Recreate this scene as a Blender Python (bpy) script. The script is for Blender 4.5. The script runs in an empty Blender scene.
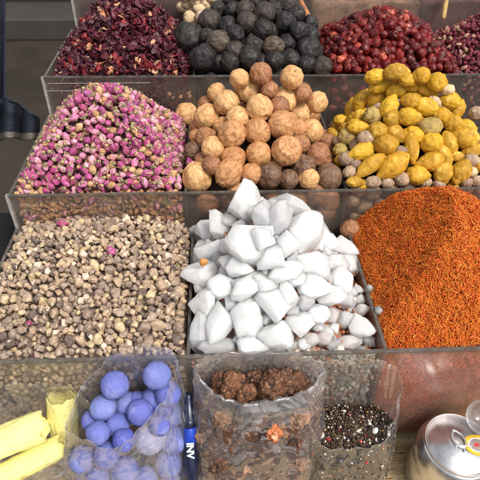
import bpy, math, random
import numpy as np
from mathutils import Vector, Matrix, Euler, noise, Quaternion
random.seed(7); RNG = np.random.default_rng(11)
S = bpy.context.scene
COL = S.collection
R_ = math.radians

# ------------------------------------------------------------------ camera
CAM = np.array([0.0352, -0.5344, 0.372]); YAW, PITCH, ROLL, FPX = 0.0544, 0.7011, 0.0156, 525.2
_f = np.array([math.sin(YAW)*math.cos(PITCH), math.cos(YAW)*math.cos(PITCH), -math.sin(PITCH)])
_r = np.array([math.cos(YAW), -math.sin(YAW), 0.0]); _u = np.cross(_r, _f)
_r, _u = math.cos(ROLL)*_r + math.sin(ROLL)*_u, -math.sin(ROLL)*_r + math.cos(ROLL)*_u
def ray(px, py):
    d = _f*FPX + _r*(px-240) - _u*(py-240)
    return d/np.linalg.norm(d)
def at(px, py, y):
    d = ray(px, py); return CAM + d*(y-CAM[1])/d[1]
def at_z(px, py, z):
    d = ray(px, py); return CAM + d*(z-CAM[2])/d[2]
def depth(P): return float((np.asarray(P)-CAM) @ _f)
def proj(P):
    d = np.asarray(P)-CAM; z = d@_f
    return 240+FPX*(d@_r)/z, 240-FPX*(d@_u)/z
cam = bpy.data.cameras.new('camera'); co = bpy.data.objects.new('camera', cam); COL.objects.link(co)
cam.sensor_width = 36; cam.lens = 36*FPX/480; cam.clip_start = .02; cam.clip_end = 200
co.matrix_world = Matrix(((_r[0], _u[0], -_f[0], CAM[0]), (_r[1], _u[1], -_f[1], CAM[1]), (_r[2], _u[2], -_f[2], CAM[2]), (0, 0, 0, 1)))
S.camera = co
cam.dof.use_dof = True; cam.dof.focus_distance = .60; cam.dof.aperture_fstop = 14

# ------------------------------------------------------------------ light
w = bpy.data.worlds.new('World'); S.world = w; w.use_nodes = True
nt = w.node_tree; sky = nt.nodes.new('ShaderNodeTexSky'); sky.sky_type = 'NISHITA'; sky.sun_disc = False
SUN_EL, SUN_AZ = 56, 138         # azimuth clockwise from +Y
sky.sun_elevation = R_(SUN_EL); sky.sun_rotation = R_(SUN_AZ); sky.air_density = 1.0; sky.dust_density = 4.0; sky.ozone_density = .6
bg = nt.nodes['Background']; bg.inputs[1].default_value = .11
hs = nt.nodes.new('ShaderNodeHueSaturation'); hs.inputs['Saturation'].default_value = .15
nt.links.new(sky.outputs[0], hs.inputs['Color']); nt.links.new(hs.outputs[0], bg.inputs[0])
sl = bpy.data.lights.new('sun', 'SUN'); sl.energy = 1.5; sl.angle = R_(14); sl.color = (1, .93, .83)
so = bpy.data.objects.new('sun', sl); COL.objects.link(so)
sd = Vector((math.sin(R_(SUN_AZ))*math.cos(R_(SUN_EL)), math.cos(R_(SUN_AZ))*math.cos(R_(SUN_EL)), math.sin(R_(SUN_EL))))
so.rotation_euler = sd.to_track_quat('Z', 'Y').to_euler(); so.location = sd*3
S.view_settings.view_transform = 'Standard'; S.view_settings.look = 'None'; S.view_settings.gamma = 1
S.view_settings.exposure = .78
S.cycles.transparent_max_bounces = 24; S.cycles.max_bounces = 8; S.cycles.diffuse_bounces = 3; S.cycles.glossy_bounces = 3
S.cycles.caustics_reflective = False; S.cycles.caustics_refractive = False
S.cycles.use_denoising = True

# ------------------------------------------------------------------ materials
def new_mat(name):
    m = bpy.data.materials.new(name); m.use_nodes = True
    t = m.node_tree; t.nodes.clear()
    out = t.nodes.new('ShaderNodeOutputMaterial')
    return m, t, out
def N(t, kind, **kw):
    n = t.nodes.new(kind)
    for k, v in kw.items():
        if k.startswith('i_'):
            n.inputs[k[2:].replace('_', ' ')].default_value = v
        else: setattr(n, k, v)
    return n
def L(t, a, b): t.links.new(a, b)
def ramp(t, stops, fac, interp='LINEAR'):
    r = t.nodes.new('ShaderNodeValToRGB'); r.color_ramp.interpolation = interp
    e = r.color_ramp.elements
    while len(e) > 1: e.remove(e[-1])
    e[0].position = stops[0][0]; e[0].color = (*stops[0][1], 1)
    for p, c in stops[1:]:
        q = e.new(p); q.color = (*c, 1)
    L(t, fac, r.inputs[0]); return r.outputs[0]
def mix(t, fac, a, b, mode='MIX'):
    m = t.nodes.new('ShaderNodeMix'); m.data_type = 'RGBA'; m.blend_type = mode
    if isinstance(fac, (int, float)): m.inputs[0].default_value = fac
    else: L(t, fac, m.inputs[0])
    for i, x in ((6, a), (7, b)):
        if isinstance(x, tuple): m.inputs[i].default_value = (*x, 1)
        else: L(t, x, m.inputs[i])
    return m.outputs[2]
def rnd(t):
    """one random number for each object and for each separate piece of a mesh"""
    oi = N(t, 'ShaderNodeObjectInfo'); g = N(t, 'ShaderNodeNewGeometry')
    a = N(t, 'ShaderNodeMath', operation='ADD'); L(t, oi.outputs['Random'], a.inputs[0]); L(t, g.outputs['Random Per Island'], a.inputs[1])
    f = N(t, 'ShaderNodeMath', operation='FRACT'); L(t, a.outputs[0], f.inputs[0]); return f.outputs[0]
def organic(name, stops, spots=None, scale=60, rough=.6, bump=.3, bump_scale=150, var=.35, sss=0, sss_r=(.01, .006, .003), spec=.35, gloss_var=0, detail=6, coat=0):
    """base colour picked per piece from STOPS, mottled by noise, optional SPOTS (colour, scale, threshold)"""
    m, t, out = new_mat(name)
    p = N(t, 'ShaderNodeBsdfPrincipled'); L(t, p.outputs[0], out.inputs[0])
    tc = N(t, 'ShaderNodeTexCoord'); r0 = rnd(t)
    add = N(t, 'ShaderNodeVectorMath', operation='ADD'); L(t, N(t, 'ShaderNodeNewGeometry').outputs['Position'], add.inputs[0])
    sc = N(t, 'ShaderNodeMath', operation='MULTIPLY', i_Value_001=0) if 0 else N(t, 'ShaderNodeMath', operation='MULTIPLY')
    L(t, r0, sc.inputs[0]); sc.inputs[1].default_value = 7.3; L(t, sc.outputs[0], add.inputs[1])
    V = add.outputs[0]
    n1 = N(t, 'ShaderNodeTexNoise'); n1.inputs['Scale'].default_value = scale; n1.inputs['Detail'].default_value = detail; n1.inputs['Roughness'].default_value = .6; L(t, V, n1.inputs['Vector'])
    base = ramp(t, stops, r0)
    lo = N(t, 'ShaderNodeMapRange'); L(t, n1.outputs[0], lo.inputs[0]); lo.inputs[1].default_value = .3; lo.inputs[2].default_value = .7; lo.inputs[3].default_value = 1-var; lo.inputs[4].default_value = 1+var*.6
    comb = N(t, 'ShaderNodeVectorMath', operation='SCALE'); L(t, base, comb.inputs[0]); L(t, lo.outputs[0], comb.inputs['Scale'])
    c = comb.outputs[0]
    for (colr, s2, th, wdt) in (spots or []):
        n2 = N(t, 'ShaderNodeTexNoise'); n2.inputs['Scale'].default_value = s2; n2.inputs['Detail'].default_value = 4; L(t, V, n2.inputs['Vector'])
        mr = N(t, 'ShaderNodeMapRange'); L(t, n2.outputs[0], mr.inputs[0]); mr.inputs[1].default_value = th; mr.inputs[2].default_value = th+wdt
        c = mix(t, mr.outputs[0], c, colr)
    L(t, c, p.inputs['Base Color'])
    p.inputs['Roughness'].default_value = rough; p.inputs['Specular IOR Level'].default_value = spec
    if sss:
        p.inputs['Subsurface Weight'].default_value = sss; p.inputs['Subsurface Radius'].default_value = (1, .7, .5); p.inputs['Subsurface Scale'].default_value = sss_r[0]
    if coat: p.inputs['Coat Weight'].default_value = coat; p.inputs['Coat Roughness'].default_value = .25
    if bump:
        n3 = N(t, 'ShaderNodeTexNoise'); n3.inputs['Scale'].default_value = bump_scale; n3.inputs['Detail'].default_value = 8; L(t, V, n3.inputs['Vector'])
        b = N(t, 'ShaderNodeBump'); b.inputs['Strength'].default_value = bump; b.inputs['Distance'].default_value = .002; L(t, n3.outputs[0], b.inputs['Height']); L(t, b.outputs[0], p.inputs['Normal'])
    return m
M = {}
# dried limes, by tone (object space is metres, meridian streaks come from the z axis)
def lime_mat(name, a, b, dark, rough=.55):
    m, t, out = new_mat(name)
    p = N(t, 'ShaderNodeBsdfPrincipled'); L(t, p.outputs[0], out.inputs[0])
    tc = N(t, 'ShaderNodeTexCoord'); gp = N(t, 'ShaderNodeNewGeometry'); r0 = rnd(t)
    sep = N(t, 'ShaderNodeSeparateXYZ'); L(t, tc.outputs['Object'], sep.inputs[0])
    an = N(t, 'ShaderNodeMath', operation='ARCTAN2'); L(t, sep.outputs[0], an.inputs[0]); L(t, sep.outputs[1], an.inputs[1])
    cs = N(t, 'ShaderNodeMath', operation='SINE'); L(t, an.outputs[0], cs.inputs[0])
    cc = N(t, 'ShaderNodeMath', operation='COSINE'); L(t, an.outputs[0], cc.inputs[0])
    cv = N(t, 'ShaderNodeCombineXYZ'); L(t, cs.outputs[0], cv.inputs[0]); L(t, cc.outputs[0], cv.inputs[1]); L(t, r0, cv.inputs[2])
    mm = N(t, 'ShaderNodeVectorMath', operation='ADD'); L(t, cv.outputs[0], mm.inputs[0])
    s3 = N(t, 'ShaderNodeVectorMath', operation='SCALE'); L(t, tc.outputs['Object'], s3.inputs[0]); s3.inputs['Scale'].default_value = .85; L(t, s3.outputs[0], mm.inputs[1])
    st = N(t, 'ShaderNodeTexNoise'); st.inputs['Scale'].default_value = 2.6; st.inputs['Detail'].default_value = 5; L(t, mm.outputs[0], st.inputs['Vector'])
    mr = N(t, 'ShaderNodeMapRange'); L(t, st.outputs[0], mr.inputs[0]); mr.inputs[1].default_value = .36; mr.inputs[2].default_value = .60; mr.inputs[3].default_value = .10
    base = mix(t, r0, a, b)
    c = mix(t, mr.outputs[0], dark, base)
    nf = N(t, 'ShaderNodeTexNoise'); nf.inputs['Scale'].default_value = 420; nf.inputs['Detail'].default_value = 5; L(t, gp.outputs['Position'], nf.inputs['Vector'])
    m2 = N(t, 'ShaderNodeMapRange'); L(t, nf.outputs[0], m2.inputs[0]); m2.inputs[1].default_value = .56; m2.inputs[2].default_value = .72; m2.inputs[4].default_value = .6
    c = mix(t, m2.outputs[0], c, tuple(x*.45 for x in dark))
    L(t, c, p.inputs['Base Color']); p.inputs['Roughness'].default_value = rough; p.inputs['Specular IOR Level'].default_value = .3
    n3 = N(t, 'ShaderNodeTexNoise'); n3.inputs['Scale'].default_value = 260; n3.inputs['Detail'].default_value = 8; L(t, gp.outputs['Position'], n3.inputs['Vector'])
    b1 = N(t, 'ShaderNodeBump'); b1.inputs['Strength'].default_value = .35; b1.inputs['Distance'].default_value = .0015; L(t, n3.outputs[0], b1.inputs['Height'])
    b2 = N(t, 'ShaderNodeBump'); b2.inputs['Strength'].default_value = .22; b2.inputs['Distance'].default_value = .0025; L(t, st.outputs[0], b2.inputs['Height']); L(t, b1.outputs[0], b2.inputs['Normal'])
    L(t, b2.outputs[0], p.inputs['Normal'])
    return m
M['lime_l'] = lime_mat('pale tan lime skin', (.72, .44, .20), (.66, .39, .17), (.44, .22, .09))
M['lime_o'] = lime_mat('orange tan lime skin', (.60, .32, .14), (.54, .265, .115), (.33, .14, .06))
M['lime_b'] = lime_mat('brown lime skin', (.42, .20, .09), (.34, .155, .075), (.19, .08, .045))
M['lime_d'] = lime_mat('dark lime skin', (.25, .14, .085), (.19, .105, .065), (.08, .045, .03))
M['blk_g'] = lime_mat('black lime skin', (.028, .024, .024), (.040, .034, .032), (.013, .012, .013), .5)
M['blk_b'] = lime_mat('brownish black lime skin', (.070, .050, .040), (.052, .040, .034), (.024, .019, .019), .55)
M['blk_t'] = lime_mat('greenish tan lime skin', (.10, .078, .055), (.12, .085, .06), (.03, .025, .022), .55)
M['stalk'] = organic('pale stalk', [(0, (.6, .45, .25))], scale=200)
M['yel'] = organic('yellow bulb skin', [(0, (.58, .32, .016)), (.4, (.66, .38, .025)), (.7, (.44, .235, .02)), (1, (.60, .31, .016))], spots=[((.36, .19, .02), 170, .57, .12), ((.70, .46, .09), 90, .56, .15), ((.20, .11, .025), 210, .67, .05)], scale=90, rough=.62, bump=.5, bump_scale=200, var=.3)
M['yelg'] = organic('greyish yellow bulb skin', [(0, (.42, .30, .09)), (1, (.36, .25, .10))], spots=[((.20, .12, .05), 120, .55, .1)], scale=90, rough=.7, bump=.5, bump_scale=220, var=.35)
M['nut'] = organic('grey tan nut shell', [(0, (.33, .22, .14)), (.5, (.42, .29, .19)), (1, (.27, .17, .12))], spots=[((.6, .5, .38), 160, .6, .08)], scale=110, rough=.7, bump=.5, bump_scale=260, var=.4)
M['nutp'] = organic('pale nut shell', [(0, (.58, .42, .24)), (1, (.66, .5, .32))], spots=[((.3, .19, .1), 140, .58, .1)], scale=110, rough=.7, bump=.5, bump_scale=260, var=.3)
def translucent_white(name, col, sss, tr, rough):
    m, t, out = new_mat(name)
    p = N(t, 'ShaderNodeBsdfPrincipled'); L(t, p.outputs[0], out.inputs[0])
    tc = N(t, 'ShaderNodeNewGeometry')
    n1 = N(t, 'ShaderNodeTexNoise'); n1.inputs['Scale'].default_value = 70; n1.inputs['Detail'].default_value = 7; L(t, tc.outputs['Position'], n1.inputs['Vector'])
    c = ramp(t, [(.30, tuple(x*.84 for x in col)), (.45, tuple(x*.96 for x in col)), (.62, col)], n1.outputs[0])
    L(t, c, p.inputs['Base Color']); p.inputs['Roughness'].default_value = rough
    p.inputs['Subsurface Weight'].default_value = sss; p.inputs['Subsurface Radius'].default_value = (1, .97, .95); p.inputs['Subsurface Scale'].default_value = .02
    p.inputs['Transmission Weight'].default_value = tr; p.inputs['IOR'].default_value = 1.4
    n3 = N(t, 'ShaderNodeTexNoise'); n3.inputs['Scale'].default_value = 160; n3.inputs['Detail'].default_value = 9; n3.inputs['Roughness'].default_value = .62; L(t, tc.outputs['Position'], n3.inputs['Vector'])
    b = N(t, 'ShaderNodeBump'); b.inputs['Strength'].default_value = .45; b.inputs['Distance'].default_value = .003; L(t, n3.outputs[0], b.inputs['Height']); L(t, b.outputs[0], p.inputs['Normal'])
    return m
M['salt'] = translucent_white('white rock salt', (.94, .945, .955), 1.0, .24, .25)
M['saltg'] = translucent_white('greyish clear rock salt', (.80, .80, .83), .9, .45, .25)
M['saltp'] = translucent_white('pinkish rock salt', (.86, .76, .72), .9, .35, .35)
M['amber'] = organic('amber lump', [(0, (.7, .32, .1))], scale=90, sss=.3)
PB = dict(
    g=('grey brown', [(0, (.30, .215, .165)), (1, (.41, .305, .235))]),
    t=('tan', [(0, (.43, .30, .20)), (1, (.54, .395, .27))]),
    y=('yellowish', [(0, (.56, .42, .23)), (1, (.60, .47, .30))]),
    c=('pale cream', [(0, (.72, .58, .44)), (1, (.76, .58, .47))]),
    d=('dark brown', [(0, (.14, .10, .085)), (1, (.20, .145, .12))]))
for k, (nm, st) in PB.items():
    M['p'+k] = organic(nm+' resin', st, spots=[((.62, .5, .36), 220, .62, .08)], scale=200, rough=.62, bump=.6, bump_scale=500, var=.4, sss=.12, sss_r=(.003,))
M['pink'] = organic('deep pink dried petals', [(0, (.42, .05, .19)), (.3, (.52, .11, .29)), (.6, (.27, .03, .14)), (.8, (.46, .08, .20)), (1, (.40, .09, .30))], spots=[((.70, .34, .44), 230, .58, .12), ((.20, .03, .08), 160, .58, .1)], scale=160, rough=.6, bump=.4, bump_scale=300, var=.45, sss=.1, sss_r=(.002,))
M['pinkp'] = organic('pale pink dried petals', [(0, (.66, .24, .38)), (.5, (.74, .36, .44)), (1, (.58, .17, .34))], spots=[((.82, .58, .50), 220, .57, .12)], scale=160, rough=.6, bump=.4, bump_scale=300, var=.35, sss=.1, sss_r=(.002,))
M['pinkt'] = organic('faded tan petals', [(0, (.66, .40, .22)), (1, (.52, .27, .13))], scale=160, rough=.65, bump=.4, bump_scale=300, var=.4)
M['calyx'] = organic('dry green calyx', [(0, (.25, .22, .10)), (.4, (.40, .32, .17)), (.7, (.17, .17, .08)), (1, (.34, .20, .12))], spots=[((.55, .38, .2), 220, .52, .1)], scale=200, rough=.7, bump=.4, var=.4)
M['hib'] = organic('dark hibiscus petal', [(0, (.050, .007, .017)), (.5, (.080, .010, .022)), (.8, (.12, .016, .028)), (1, (.035, .006, .014))], scale=200, rough=.42, bump=.5, bump_scale=400, var=.5, spec=.5)
M['hibr'] = organic('red hibiscus petal', [(0, (.30, .035, .04)), (1, (.22, .02, .03))], scale=200, rough=.42, bump=.5, bump_scale=400, var=.5)
M['hibt'] = organic('orange tan hibiscus petal', [(0, (.66, .27, .15)), (1, (.60, .36, .22))], scale=200, rough=.5, bump=.5, bump_scale=400, var=.45)
M['berry'] = organic('dark red berry skin', [(0, (.11, .006, .008)), (.4, (.21, .010, .010)), (.7, (.06, .004, .006)), (1, (.16, .008, .008))], spots=[((.42, .09, .04), 180, .60, .1), ((.04, .004, .004), 140, .58, .1)], scale=130, rough=.42, bump=.8, bump_scale=160, var=.6, spec=.35, coat=0)
M['berryo'] = organic('orange red berry skin', [(0, (.48, .09, .04)), (1, (.38, .05, .03))], spots=[((.7, .35, .2), 120, .6, .1)], scale=130, rough=.35, bump=.35, bump_scale=220, var=.4, spec=.6)
M['wine'] = organic('wine red bud petals', [(0, (.17, .022, .04)), (.5, (.25, .045, .065)), (1, (.10, .016, .030))], spots=[((.45, .2, .2), 200, .62, .1)], scale=220, rough=.6, bump=.4, bump_scale=350, var=.5)
M['winet'] = organic('tan bud tips', [(0, (.46, .22, .17)), (1, (.38, .25, .14))], scale=220, rough=.6, bump=.4, var=.4)
M['herb'] = organic('grey green herb', [(0, (.16, .18, .11)), (.6, (.24, .25, .18)), (1, (.10, .13, .07))], scale=120, rough=.8, var=.4)
M['thread'] = organic('safflower thread', [(0, (.58, .07, .012)), (.25, (.74, .14, .014)), (.5, (.82, .23, .022)), (.7, (.58, .055, .014)), (.88, (.84, .38, .05)), (1, (.44, .035, .012))], scale=60, rough=.6, bump=0, var=.25, sss=0)
def drift(m):
    t = m.node_tree; p_ = [n for n in t.nodes if n.type == 'BSDF_PRINCIPLED'][0]; src = p_.inputs['Base Color'].links[0].from_socket
    gq = N(t, 'ShaderNodeNewGeometry'); n = N(t, 'ShaderNodeTexNoise'); n.inputs['Scale'].default_value = 38; n.inputs['Detail'].default_value = 3; L(t, gq.outputs['Position'], n.inputs['Vector'])
    mr = N(t, 'ShaderNodeMapRange'); L(t, n.outputs[0], mr.inputs[0]); mr.inputs[1].default_value = .35; mr.inputs[2].default_value = .65; mr.inputs[4].default_value = .30
    c = mix(t, mr.outputs[0], src, (.85, .27, .03)); L(t, c, p_.inputs['Base Color'])
drift(M['thread'])
M['threadb'] = organic('brick red crushed safflower', [(0, (.52, .105, .045)), (.5, (.60, .14, .06)), (1, (.42, .07, .035))], spots=[((.70, .34, .18), 260, .64, .06)], scale=60, rough=.7, bump=.6, bump_scale=700, var=.35)
M['myrrh'] = organic('dark brown gum resin', [(0, (.12, .050, .026)), (.5, (.18, .078, .038)), (1, (.075, .034, .020))], spots=[((.34, .17, .09), 240, .58, .08), ((.025, .013, .010), 130, .54, .1)], scale=90, rough=.5, bump=1, bump_scale=260, var=.6)
M['myrrhp'] = organic('pale dusty gum resin', [(0, (.26, .15, .095)), (1, (.33, .20, .13))], spots=[((.14, .07, .05), 120, .55, .1)], scale=90, rough=.6, bump=1, bump_scale=260, var=.5)
M['myrrho'] = organic('orange gum resin', [(0, (.60, .19, .07))], spots=[((.85, .5, .3), 120, .55, .1)], scale=90, rough=.45, bump=.8, bump_scale=260, var=.4, sss=.2)
M['sulf'] = organic('pale yellow sulphur', [(0, (.88, .78, .24)), (1, (.88, .80, .32))], spots=[((.72, .56, .12), 60, .66, .1)], scale=45, rough=.75, bump=.7, bump_scale=300, var=.15, sss=.2, sss_r=(.004,))
M['ball'] = organic('powdery blue pigment', [(0, (.15, .18, .48)), (.35, (.10, .115, .41)), (.7, (.20, .24, .53)), (1, (.13, .145, .45))], spots=[((.07, .07, .30), 420, .66, .05), ((.25, .27, .56), 70, .52, .2)], scale=60, rough=.85, bump=.35, bump_scale=600, var=.16, spec=.15)
M['ballp'] = organic('dusty white blue pigment', [(0, (.40, .40, .58)), (1, (.46, .46, .60))], spots=[((.3, .3, .6), 300, .6, .08)], scale=50, rough=.9, bump=.3, bump_scale=600, var=.15, spec=.15)
M['seed'] = organic('dark mixed seeds', [(0, (.02, .012, .01)), (.6, (.05, .028, .018)), (.85, (.10, .055, .03)), (1, (.25, .18, .10))], scale=120, rough=.5, bump=0, var=.4)
M['seedr'] = organic('red seed', [(0, (.6, .03, .03))], scale=120, rough=.4)
M['seedo'] = organic('orange grain', [(0, (.75, .35, .07))], scale=120, rough=.4)
M['seedw'] = organic('whitish chip', [(0, (.6, .55, .48)), (1, (.68, .66, .62))], scale=120, rough=.5, bump=.4, var=.2)
M['bark'] = organic('cinnamon bark', [(0, (.40, .17, .08))], spots=[((.25, .09, .05), 90, .5, .1)], scale=120, rough=.7, bump=.6, var=.4)
M['straw'] = organic('straw', [(0, (.62, .42, .16)), (1, (.5, .32, .1))], scale=90, rough=.6, var=.4)

def acrylic(name, tint, haze, hz_col, scale=18):
    m, t, out = new_mat(name)
    tr = N(t, 'ShaderNodeBsdfTransparent'); tr.inputs[0].default_value = (*tint, 1)
    df = N(t, 'ShaderNodeBsdfDiffuse'); df.inputs[0].default_value = (*hz_col, 1)
    gl = N(t, 'ShaderNodeBsdfGlossy'); gl.inputs['Roughness'].default_value = .12; gl.inputs[0].default_value = (.9, .9, .9, 1)
    tc = N(t, 'ShaderNodeTexCoord')
    n = N(t, 'ShaderNodeTexNoise'); n.inputs['Scale'].default_value = scale; n.inputs['Detail'].default_value = 9; n.inputs['Roughness'].default_value = .68; L(t, tc.outputs['Object'], n.inputs['Vector'])
    mp = N(t, 'ShaderNodeMapping'); mp.inputs['Scale'].default_value = (9, 9, 160); mp.inputs['Rotation'].default_value = (.2, .5, .3); L(t, tc.outputs['Object'], mp.inputs[0])
    sc = N(t, 'ShaderNodeTexNoise'); sc.inputs['Scale'].default_value = 4; sc.inputs['Detail'].default_value = 5; L(t, mp.outputs[0], sc.inputs['Vector'])
    mr = N(t, 'ShaderNodeMapRange'); L(t, n.outputs[0], mr.inputs[0]); mr.inputs[1].default_value = .35; mr.inputs[2].default_value = .7; mr.inputs[3].default_value = haze*.5; mr.inputs[4].default_value = haze*1.7
    m3 = N(t, 'ShaderNodeMapRange'); L(t, sc.outputs[0], m3.inputs[0]); m3.inputs[1].default_value = .62; m3.inputs[2].default_value = .72; m3.inputs[4].default_value = haze*.9
    ad = N(t, 'ShaderNodeMath', operation='ADD', use_clamp=True); L(t, mr.outputs[0], ad.inputs[0]); L(t, m3.outputs[0], ad.inputs[1])
    m1 = N(t, 'ShaderNodeMixShader'); L(t, ad.outputs[0], m1.inputs[0]); L(t, tr.outputs[0], m1.inputs[1]); L(t, df.outputs[0], m1.inputs[2])
    lwf = N(t, 'ShaderNodeLayerWeight'); lwf.inputs[0].default_value = .5
    pw = N(t, 'ShaderNodeMath', operation='POWER'); L(t, lwf.outputs['Facing'], pw.inputs[0]); pw.inputs[1].default_value = 4
    fr = N(t, 'ShaderNodeMath', operation='MULTIPLY_ADD', use_clamp=True); L(t, pw.outputs[0], fr.inputs[0]); fr.inputs[1].default_value = .55; fr.inputs[2].default_value = .025
    bp = N(t, 'ShaderNodeBump'); bp.inputs['Strength'].default_value = .12; bp.inputs['Distance'].default_value = .002; L(t, n.outputs[0], bp.inputs['Height']); L(t, bp.outputs[0], gl.inputs['Normal'])
    m2 = N(t, 'ShaderNodeMixShader'); L(t, fr.outputs[0], m2.inputs[0]); L(t, m1.outputs[0], m2.inputs[1]); L(t, gl.outputs[0], m2.inputs[2])
    L(t, m2.outputs[0], out.inputs[0]); return m
M['acr'] = acrylic('dusty clear acrylic', (.93, .91, .89), .085, (.42, .37, .33))
M['acrc'] = acrylic('hazy clear acrylic', (.96, .95, .93), .07, (.62, .55, .48))
M['acre'] = acrylic('cut acrylic edge', (.55, .54, .52), .42, (.20, .18, .16), 60)
M['acrb'] = acrylic('bright acrylic corner', (.7, .7, .68), .5, (.62, .58, .54), 60)
def film(name, haze, col, creases=1.0, rough=.13):
    m, t, out = new_mat(name)
    tr = N(t, 'ShaderNodeBsdfTransparent'); tr.inputs[0].default_value = (.95, .95, .96, 1)
    df = N(t, 'ShaderNodeBsdfDiffuse'); df.inputs[0].default_value = (*col, 1)
    tl = N(t, 'ShaderNodeBsdfTranslucent'); tl.inputs[0].default_value = (*col, 1)
    dd = N(t, 'ShaderNodeMixShader'); dd.inputs[0].default_value = .65; L(t, df.outputs[0], dd.inputs[1]); L(t, tl.outputs[0], dd.inputs[2])
    gl = N(t, 'ShaderNodeBsdfGlossy'); gl.inputs['Roughness'].default_value = rough; gl.inputs[0].default_value = (1, 1, 1, 1)
    tc = N(t, 'ShaderNodeTexCoord')
    wv = N(t, 'ShaderNodeTexNoise'); wv.inputs['Scale'].default_value = 26; wv.inputs['Detail'].default_value = 3; L(t, tc.outputs['Object'], wv.inputs['Vector'])
    of = N(t, 'ShaderNodeVectorMath', operation='MULTIPLY_ADD'); L(t, wv.outputs['Color'], of.inputs[0]); of.inputs[1].default_value = (.05, .05, .05); L(t, tc.outputs['Object'], of.inputs[2])
    vo = N(t, 'ShaderNodeTexNoise'); vo.noise_type = 'RIDGED_MULTIFRACTAL'; vo.inputs['Scale'].default_value = 17; vo.inputs['Detail'].default_value = 3; vo.inputs['Roughness'].default_value = .45; L(t, of.outputs[0], vo.inputs['Vector'])
    vr = N(t, 'ShaderNodeMapRange'); L(t, vo.outputs[0], vr.inputs[0]); vr.inputs[1].default_value = .0; vr.inputs[2].default_value = 2.2
    n = N(t, 'ShaderNodeTexNoise'); n.inputs['Scale'].default_value = 22; n.inputs['Detail'].default_value = 3; n.inputs['Distortion'].default_value = 1.5; L(t, tc.outputs['Object'], n.inputs['Vector'])
    ad = N(t, 'ShaderNodeMath', operation='MULTIPLY_ADD'); L(t, vr.outputs[0], ad.inputs[0]); ad.inputs[1].default_value = 1.3; L(t, n.outputs[0], ad.inputs[2])
    bp = N(t, 'ShaderNodeBump'); bp.inputs['Strength'].default_value = .8*creases; bp.inputs['Distance'].default_value = .005; L(t, ad.outputs[0], bp.inputs['Height'])
    L(t, bp.outputs[0], gl.inputs['Normal'])
    lw = N(t, 'ShaderNodeLayerWeight'); lw.inputs[0].default_value = .35; L(t, bp.outputs[0], lw.inputs['Normal'])
    n2 = N(t, 'ShaderNodeTexNoise'); n2.inputs['Scale'].default_value = 20; n2.inputs['Detail'].default_value = 6; L(t, tc.outputs['Object'], n2.inputs['Vector'])
    mr = N(t, 'ShaderNodeMapRange'); L(t, n2.outputs[0], mr.inputs[0]); mr.inputs[1].default_value = .35; mr.inputs[2].default_value = .7; mr.inputs[3].default_value = haze*.6; mr.inputs[4].default_value = haze*1.5
    ed = N(t, 'ShaderNodeMath', operation='MULTIPLY_ADD'); L(t, lw.outputs['Facing'], ed.inputs[0]); ed.inputs[1].default_value = haze*1.1; L(t, mr.outputs[0], ed.inputs[2]); ed.use_clamp = True
    m1 = N(t, 'ShaderNodeMixShader'); L(t, ed.outputs[0], m1.inputs[0]); L(t, tr.outputs[0], m1.inputs[1]); L(t, dd.outputs[0], m1.inputs[2])
    lwf = N(t, 'ShaderNodeLayerWeight'); lwf.inputs[0].default_value = .5; L(t, bp.outputs[0], lwf.inputs['Normal'])
    pw = N(t, 'ShaderNodeMath', operation='POWER'); L(t, lwf.outputs['Facing'], pw.inputs[0]); pw.inputs[1].default_value = 3
    fm = N(t, 'ShaderNodeMath', operation='MULTIPLY_ADD', use_clamp=True); L(t, pw.outputs[0], fm.inputs[0]); fm.inputs[1].default_value = .55; fm.inputs[2].default_value = .13
    m2 = N(t, 'ShaderNodeMixShader'); L(t, fm.outputs[0], m2.inputs[0]); L(t, m1.outputs[0], m2.inputs[1]); L(t, gl.outputs[0], m2.inputs[2])
    L(t, m2.outputs[0], out.inputs[0]); return m
M['film'] = film('crinkled clear bag film', .11, (.92, .91, .93), 1.15, .09)
M['filmf'] = film('thin clear bag film', .07, (.92, .91, .90), 1.0, .09)
M['filmh'] = film('milky bag film', .24, (.80, .79, .82))
def surface(name, c1, c2, scale, rough=.8, bump=.4, bs=40, stretch=(1, 1, 1), spots=None):
    m, t, out = new_mat(name)
    p = N(t, 'ShaderNodeBsdfPrincipled'); L(t, p.outputs[0], out.inputs[0])
    tc = N(t, 'ShaderNodeTexCoord'); mp = N(t, 'ShaderNodeMapping'); mp.inputs['Scale'].default_value = stretch; L(t, tc.outputs['Object'], mp.inputs[0])
    n = N(t, 'ShaderNodeTexNoise'); n.inputs['Scale'].default_value = scale; n.inputs['Detail'].default_value = 9; n.inputs['Roughness'].default_value = .6; L(t, mp.outputs[0], n.inputs['Vector'])
    c = ramp(t, [(.33, c1), (.66, c2)], n.outputs[0])
    for (colr, s2, th, wdt) in (spots or []):
        n2 = N(t, 'ShaderNodeTexNoise'); n2.inputs['Scale'].default_value = s2; n2.inputs['Detail'].default_value = 4; L(t, mp.outputs[0], n2.inputs['Vector'])
        mr = N(t, 'ShaderNodeMapRange'); L(t, n2.outputs[0], mr.inputs[0]); mr.inputs[1].default_value = th; mr.inputs[2].default_value = th+wdt
        c = mix(t, mr.outputs[0], c, colr)
    L(t, c, p.inputs['Base Color']); p.inputs['Roughness'].default_value = rough; p.inputs['Specular IOR Level'].default_value = .3
    n3 = N(t, 'ShaderNodeTexNoise'); n3.inputs['Scale'].default_value = bs; n3.inputs['Detail'].default_value = 9; L(t, mp.outputs[0], n3.inputs['Vector'])
    b = N(t, 'ShaderNodeBump'); b.inputs['Strength'].default_value = bump; b.inputs['Distance'].default_value = .004; L(t, n3.outputs[0], b.inputs['Height']); L(t, b.outputs[0], p.inputs['Normal'])
    return m
M['counter'] = surface('worn beige counter board', (.42, .30, .155), (.62, .47, .27), 30, .75, .5, 90, (1, 5, 1), [((.16, .07, .03), 75, .62, .05)])
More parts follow.
